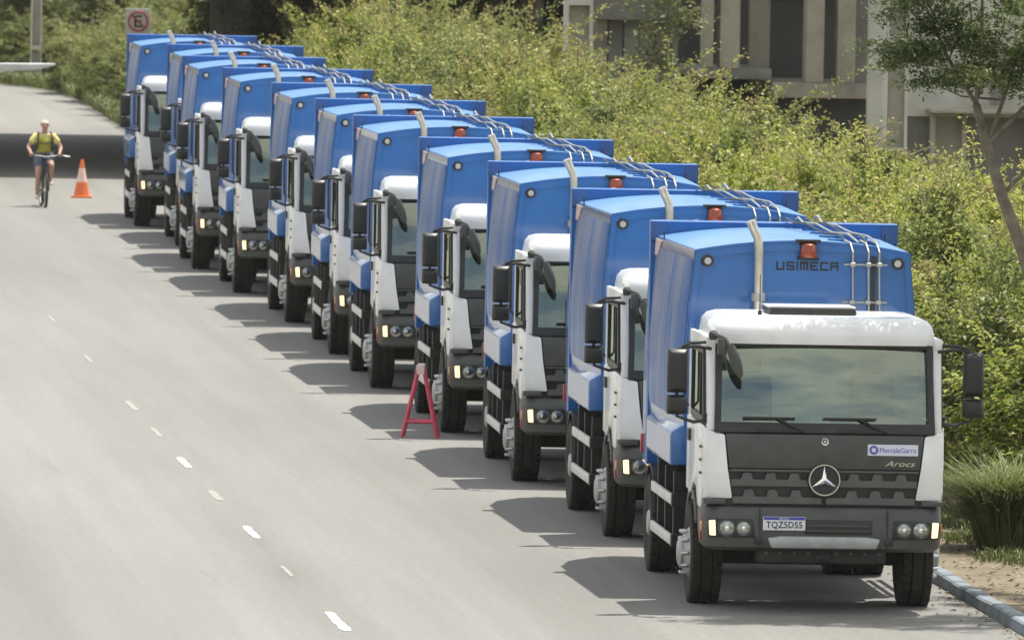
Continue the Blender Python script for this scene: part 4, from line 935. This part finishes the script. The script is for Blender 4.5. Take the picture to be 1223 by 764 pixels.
# ------------------------------------------------------------------ street lamp over the near left lane, far pole, no-parking sign
t = empty('street_lamp', (.55, 69.6, .11))
MB().tube([(0, 0, 0), (0, 0, 3), (0, 0, 5.85)], [.085, .07, .055], 12).build('pole', M['lampgrey'], t)
MB().tube([(0, 0, 5.6), (.4, .1, 5.72), (1.6, .3, 5.80), (2.62, .4, 5.83)], [.04, .035, .03, .028], 8).build('arm', M['lampgrey'], t)
q = MB(); q.loft([[(2.45, .31, 5.80), (2.45, .49, 5.80), (2.45, .49, 5.865), (2.45, .31, 5.865)], [(2.85, .29, 5.83), (2.85, .51, 5.83), (2.85, .51, 5.87), (2.85, .29, 5.87)], [(2.97, .36, 5.86), (2.97, .44, 5.86), (2.97, .44, 5.872), (2.97, .36, 5.872)]])
q.build('lamp_head', M['lampgrey'], t, .006)
tag(t, 'pale street lamp whose flat head reaches in over the road', 'street lamp')
def pole(name, x, y, w0, w1, h, label, rungs=True):     # double-T concrete power pole: two flanges, web, cross ribs
    t = empty(name, (x, y, 0)); d = .42*w0
    for sx in (-1, 1):
        q = MB(); q.loft([[(sx*w0/2-sx*.09*w0*2*0-.06*w0*2*(sx > 0), -d, 0), (sx*w0/2+.12*w0*(sx < 0), -d, 0), (sx*w0/2+.12*w0*(sx < 0), d, 0), (sx*w0/2-.12*w0*(sx > 0), d, 0)], [(sx*w1/2-.12*w1*(sx > 0), -d*.7, h), (sx*w1/2+.12*w1*(sx < 0), -d*.7, h), (sx*w1/2+.12*w1*(sx < 0), d*.7, h), (sx*w1/2-.12*w1*(sx > 0), d*.7, h)]]); q.build('flange', M['polecon'], t)
    q = MB(); q.loft([[(-w0*.38, -.03, 0), (w0*.38, -.03, 0), (w0*.38, .03, 0), (-w0*.38, .03, 0)], [(-w1*.38, -.03, h), (w1*.38, -.03, h), (w1*.38, .03, h), (-w1*.38, .03, h)]]); q.build('web', M['concrete2'], t)
    z = 1.1
    while z < h:
        ww = w0+(w1-w0)*z/h; bx('rib', M['polecon'], t, -ww*.38, ww*.38, -d*.85, -.03, z, z+.12); z += 1.75
    tag(t, label, 'pole'); return t
KX = lambda px, Y: (px+550.5)/12284.6*Y     # true place of a background item seen at that bearing
pole('concrete_pole', KX(694, 190), 190, .60, .42, 9, 'weathered concrete power pole rising from the middle of the shrubs')
pole('concrete_pole', KX(1079, 158), 158, .40, .30, 8.5, 'pale concrete pole with a cross rib in front of the whitewashed building')
MB_ = pole('concrete_pole', KX(477, 236), 236, .45, .34, 9, 'distant concrete pole at the far end of the shrub row')
pole('concrete_pole', 15.1, 312, .34, .26, 9, 'grey pole among the trees past the bend in the road')
t = empty('no_parking_sign', (15.62, 268, .12))
bx('sign_post', M['steel'], t, -.03, .03, .012, .07, 0, 2.4, .005)
sp = bx('sign_plate', M['signplate'], t, -.33, .33, -.012, .01, 2.33, 2.99, .01)
q = MB(); cc = [(.25*math.cos(2*math.pi*k/30), -.018, 2.66+.25*math.sin(2*math.pi*k/30)) for k in range(31)]; q.tube(cc, .024, 6, False); q.tube([(-.17, -.02, 2.83), (.17, -.02, 2.49)], .020, 6); q.build('red_ring', M['signred'], sp)
text('sign_letter', 'E', M['ink'], sp, (0, -.016, 2.66), .2, .3, .003)
tag(t, 'square no parking sign with red ring behind the rearmost truck', 'road sign')

# ------------------------------------------------------------------ viaduct across the road (its shade falls behind the last truck)
t = empty('viaduct', (0, 246, 0))
bx('deck', M['concrete3'], t, -60, 90, -16.8, 16.6, 6.6, 7.6)
for y_ in (-16.9, 16.3): bx('parapet', M['concrete'], t, -60, 90, y_, y_+.4, 7.6, 8.5)
for x_ in (-14, 22.5, 40):
    for y_ in (-9, 9): MB().lathe([(.7, 0), (.7, 6.6)], (x_, y_, 0), 'z', 20).build('pier', M['concrete'], t)
tag(t, 'concrete viaduct crossing high over the road behind the trucks, throwing the dark shade', 'viaduct')

# columned concrete building behind the shrubs
t = empty('columned_building', (0, 214, 0))
zz = lambda py, Y: 7.513-(py+179)/12284.6*Y
X = lambda px: KX(px+5, 214)
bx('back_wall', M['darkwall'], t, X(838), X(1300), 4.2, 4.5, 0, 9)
bx('floor_slab', M['concrete'], t, X(924), X(1046), -.3, 4.2, zz(116, 214), zz(98, 214), .02)
bx('low_slab', M['concrete3'], t, X(838), X(924)-.01, -.1, 4.2, zz(95, 214), zz(82, 214), .02)
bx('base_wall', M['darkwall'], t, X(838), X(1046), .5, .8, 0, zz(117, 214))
bx('roof_slab', M['concrete'], t, X(838), X(1300), -.6, 4.5, 8.2, 9.0)
z0 = zz(98, 214)+.003
for a, c in ((840, 852), (860, 884), (964, 986), (1002, 1024)): bx('column', M['concrete2'], t, X(a), X(c), -.15, .45, z0 if a > 900 else zz(82, 214)+.003, 8.2, .03)
bx('side_wall', M['concrete3'], t, X(1024)+.01, X(1046), .2, .5, z0, 8.2)
for a, c in ((884, 893), (907, 932), (986, 992)): bx('inner_wall', M['concrete'], t, X(a)+.01, X(c), 1.6, 1.9, z0, 8.2)
tag(t, 'grey concrete building with tall open columns behind the shrubs', 'building')
# low panelled building left of it
t = empty('panelled_shed', (0, 226, 0)); X = lambda px: KX(px+5, 226)
bx('roof_beam', M['concrete3'], t, X(706), X(838), -.4, 6, zz(26, 226), 6, .02)
for k in range(7):
    a = 706+k*19; bx('wall_panel', (M['concrete'], M['concrete3'], M['greypanel'])[k % 3], t, X(a)+.015, X(a+19)-.015, -.05+.03*(k % 2), .2, .1, zz(26, 226)-.003, .01)
tag(t, 'low shed of grey concrete wall panels behind the shrubs', 'shed')
# whitewashed building at the right: white wall above a row of recessed bays between posts
t = empty('whitewashed_building', (0, 184, 0)); X = lambda px: KX(px+5, 184); Z = lambda py: zz(py, 184)
bx('upper_wall', M['whitewall'], t, X(1042), X(1330), 0, .3, Z(136), 8.5)
bx('end_wall', M['whitewall'], t, X(1042), X(1058), 0, .3, 0, Z(136)-.003)
bx('bay_panel', M['greypanel'], t, X(1058)+.005, X(1117), .12, .3, 0, Z(136)-.003)
for k in range(9): bx('panel_rib', M['concrete3'], t, X(1088+3.2*k), X(1089+3.2*k), .09, .119, 0, Z(140))
bx('bay_panel', M['concrete2'], t, X(1117)+.005, X(1158), .10, .3, 0, Z(136)-.003)
bx('bay_panel', M['concrete3'], t, X(1158)+.005, X(1330), .2, .3, 0, Z(136)-.003)
bx('eave', M['concrete2'], t, X(1112), X(1330), -.7, -.003, Z(131), Z(126), .02)
bx('window', M['concrete3'], t, X(1190), X(1206), -.03, -.003, Z(120), Z(60))
for a, c in ((1117, 1123), (1155, 1161), (1262, 1268)): bx('post', M['concrete2'], t, X(a), X(c), -.12, -.004, 0, Z(132), .01)
tag(t, 'whitewashed building with grey bays between pale posts behind the street tree', 'building')

# ------------------------------------------------------------------ trees beyond: under the viaduct and past the bend
def far_tree(seed, x, y, h, w_, label, name='roadside_tree', leaf=.16, per=70, low=.5, mat_='leaf_far'):
    rg = np.random.default_rng(seed); limbs = []
    for k in range(26):
        a = rg.uniform(0, 6.28); r_ = w_*math.sqrt(rg.random()); z = low+(h-low)*rg.random()**.8; r_ *= (1-.45*((z-low)/(h-low))**2); limbs.append((int(rg.integers(1, 4)), (r_*math.cos(a), r_*math.sin(a), z)))
    o = tree(name, seed, (x, y, 0), [(0, 0, 0), (.05, 0, h*.25), (0, .05, h*.5), (.08, 0, h*.8)], limbs, .26, per, leaf, M[mat_], 9, .13, .6, flat=.75)
    tag(o, label, 'tree', 'trees beyond the last truck'); return o
FL = 'bushy green tree in the thicket past the bend behind the cyclist'
far = [(19.6, 298, 4.6, 1.9), (20.4, 288, 4.8, 2.0), (19.4, 307, 4.5, 2.0), (17.6, 315, 4.6, 1.7), (21.3, 278, 4.6, 2.0), (22.5, 290, 5, 2.4), (14.9, 321, 5, 2.2), (12.2, 327, 5, 2.4), (9.5, 334, 5, 2.5), (15.5, 333, 6, 2.6), (18.5, 318, 6, 2.6), (22.5, 276, 6, 2.4), (18.6, 266, 4.2, 1.5)]
for k, (x, y, h, w_) in enumerate(far): far_tree(60+k, x, y, h, w_, FL, low=.4)
UL = 'dark tree in the deep shade under the viaduct'
for k, (x, y, h, w_) in enumerate(((18.3, 250, 4.6, 1.8), (19.8, 242, 5, 1.9), (21.6, 236, 4.6, 1.8), (20.8, 256, 5.4, 2.2), (24.2, 240, 5, 2.1), (17.4, 258, 4, 1.4), (23, 250, 5.4, 2.2))):
    o = far_tree(90+k, x, y, h, w_, UL, mat_='leaf_tree', low=.3); o['group'] = 'trees in the shade of the viaduct'
tree('roadside_tree', 120, (KX(797, 205), 205, 0), [(0, 0, 0), (.05, 0, 1.6), (0, .05, 3.0), (.08, 0, 4.2)],
     [(2, (-.35, 0, 4.4)), (2, (.3, .1, 4.3)), (3, (-.2, .1, 4.9)), (3, (.25, -.1, 5.0)), (1, (-.1, -.1, 3.9))], .2, 60, .13, M['grass'], 5, .07, .4)
sap = [o_ for o_ in COL.objects if o_.name.startswith('roadside_tree') and abs(o_.location.y-205) < .01][0]
tag(sap, 'pale green blurred sapling in front of the grey panelled shed', 'tree')
# masonry wall in the shade behind the trees, closing the view under the viaduct
t = bx('retaining_wall', M['concrete3'], None, 14.5, 60, 268, 268.6, 0, 3.2) if False else None
t = empty('boundary_wall', (0, 262.5, 0))
for k in range(24): bx('wall_panel', M['concrete3'], t, 22+k*2.4+.02, 22+(k+1)*2.4-.02, 0, .2, 0, 4.2)
tag(t, 'dark concrete panel wall closing the view under the viaduct', 'wall')
t = empty('grey_wall', (0, 252, 0)); X = lambda px: KX(px, 252)
for k in range(3): bx('wall_panel', M['concrete'], t, X(252+17*k)+.01, X(252+17*(k+1))-.01, 0, .2, 0, 5)
tag(t, 'stained grey wall piece above the rearmost trucks beside the sign', 'wall')

# thin summer haze in the air
hz = bx('haze', M['white'], None, -75, 110, -6, 420, -1.2, 16)
hm = bpy.data.materials.new('haze_air'); hm.use_nodes = True; hm.node_tree.nodes.clear()
hv = hm.node_tree.nodes.new('ShaderNodeVolumePrincipled'); hv.inputs['Color'].default_value = (.93, .95, .90, 1); hv.inputs['Density'].default_value = .00007; hv.inputs['Anisotropy'].default_value = .1
ho = hm.node_tree.nodes.new('ShaderNodeOutputMaterial'); hm.node_tree.links.new(hv.outputs[0], ho.inputs['Volume'])
hz.data.materials.clear(); hz.data.materials.append(hm); tag(hz, kind='stuff')
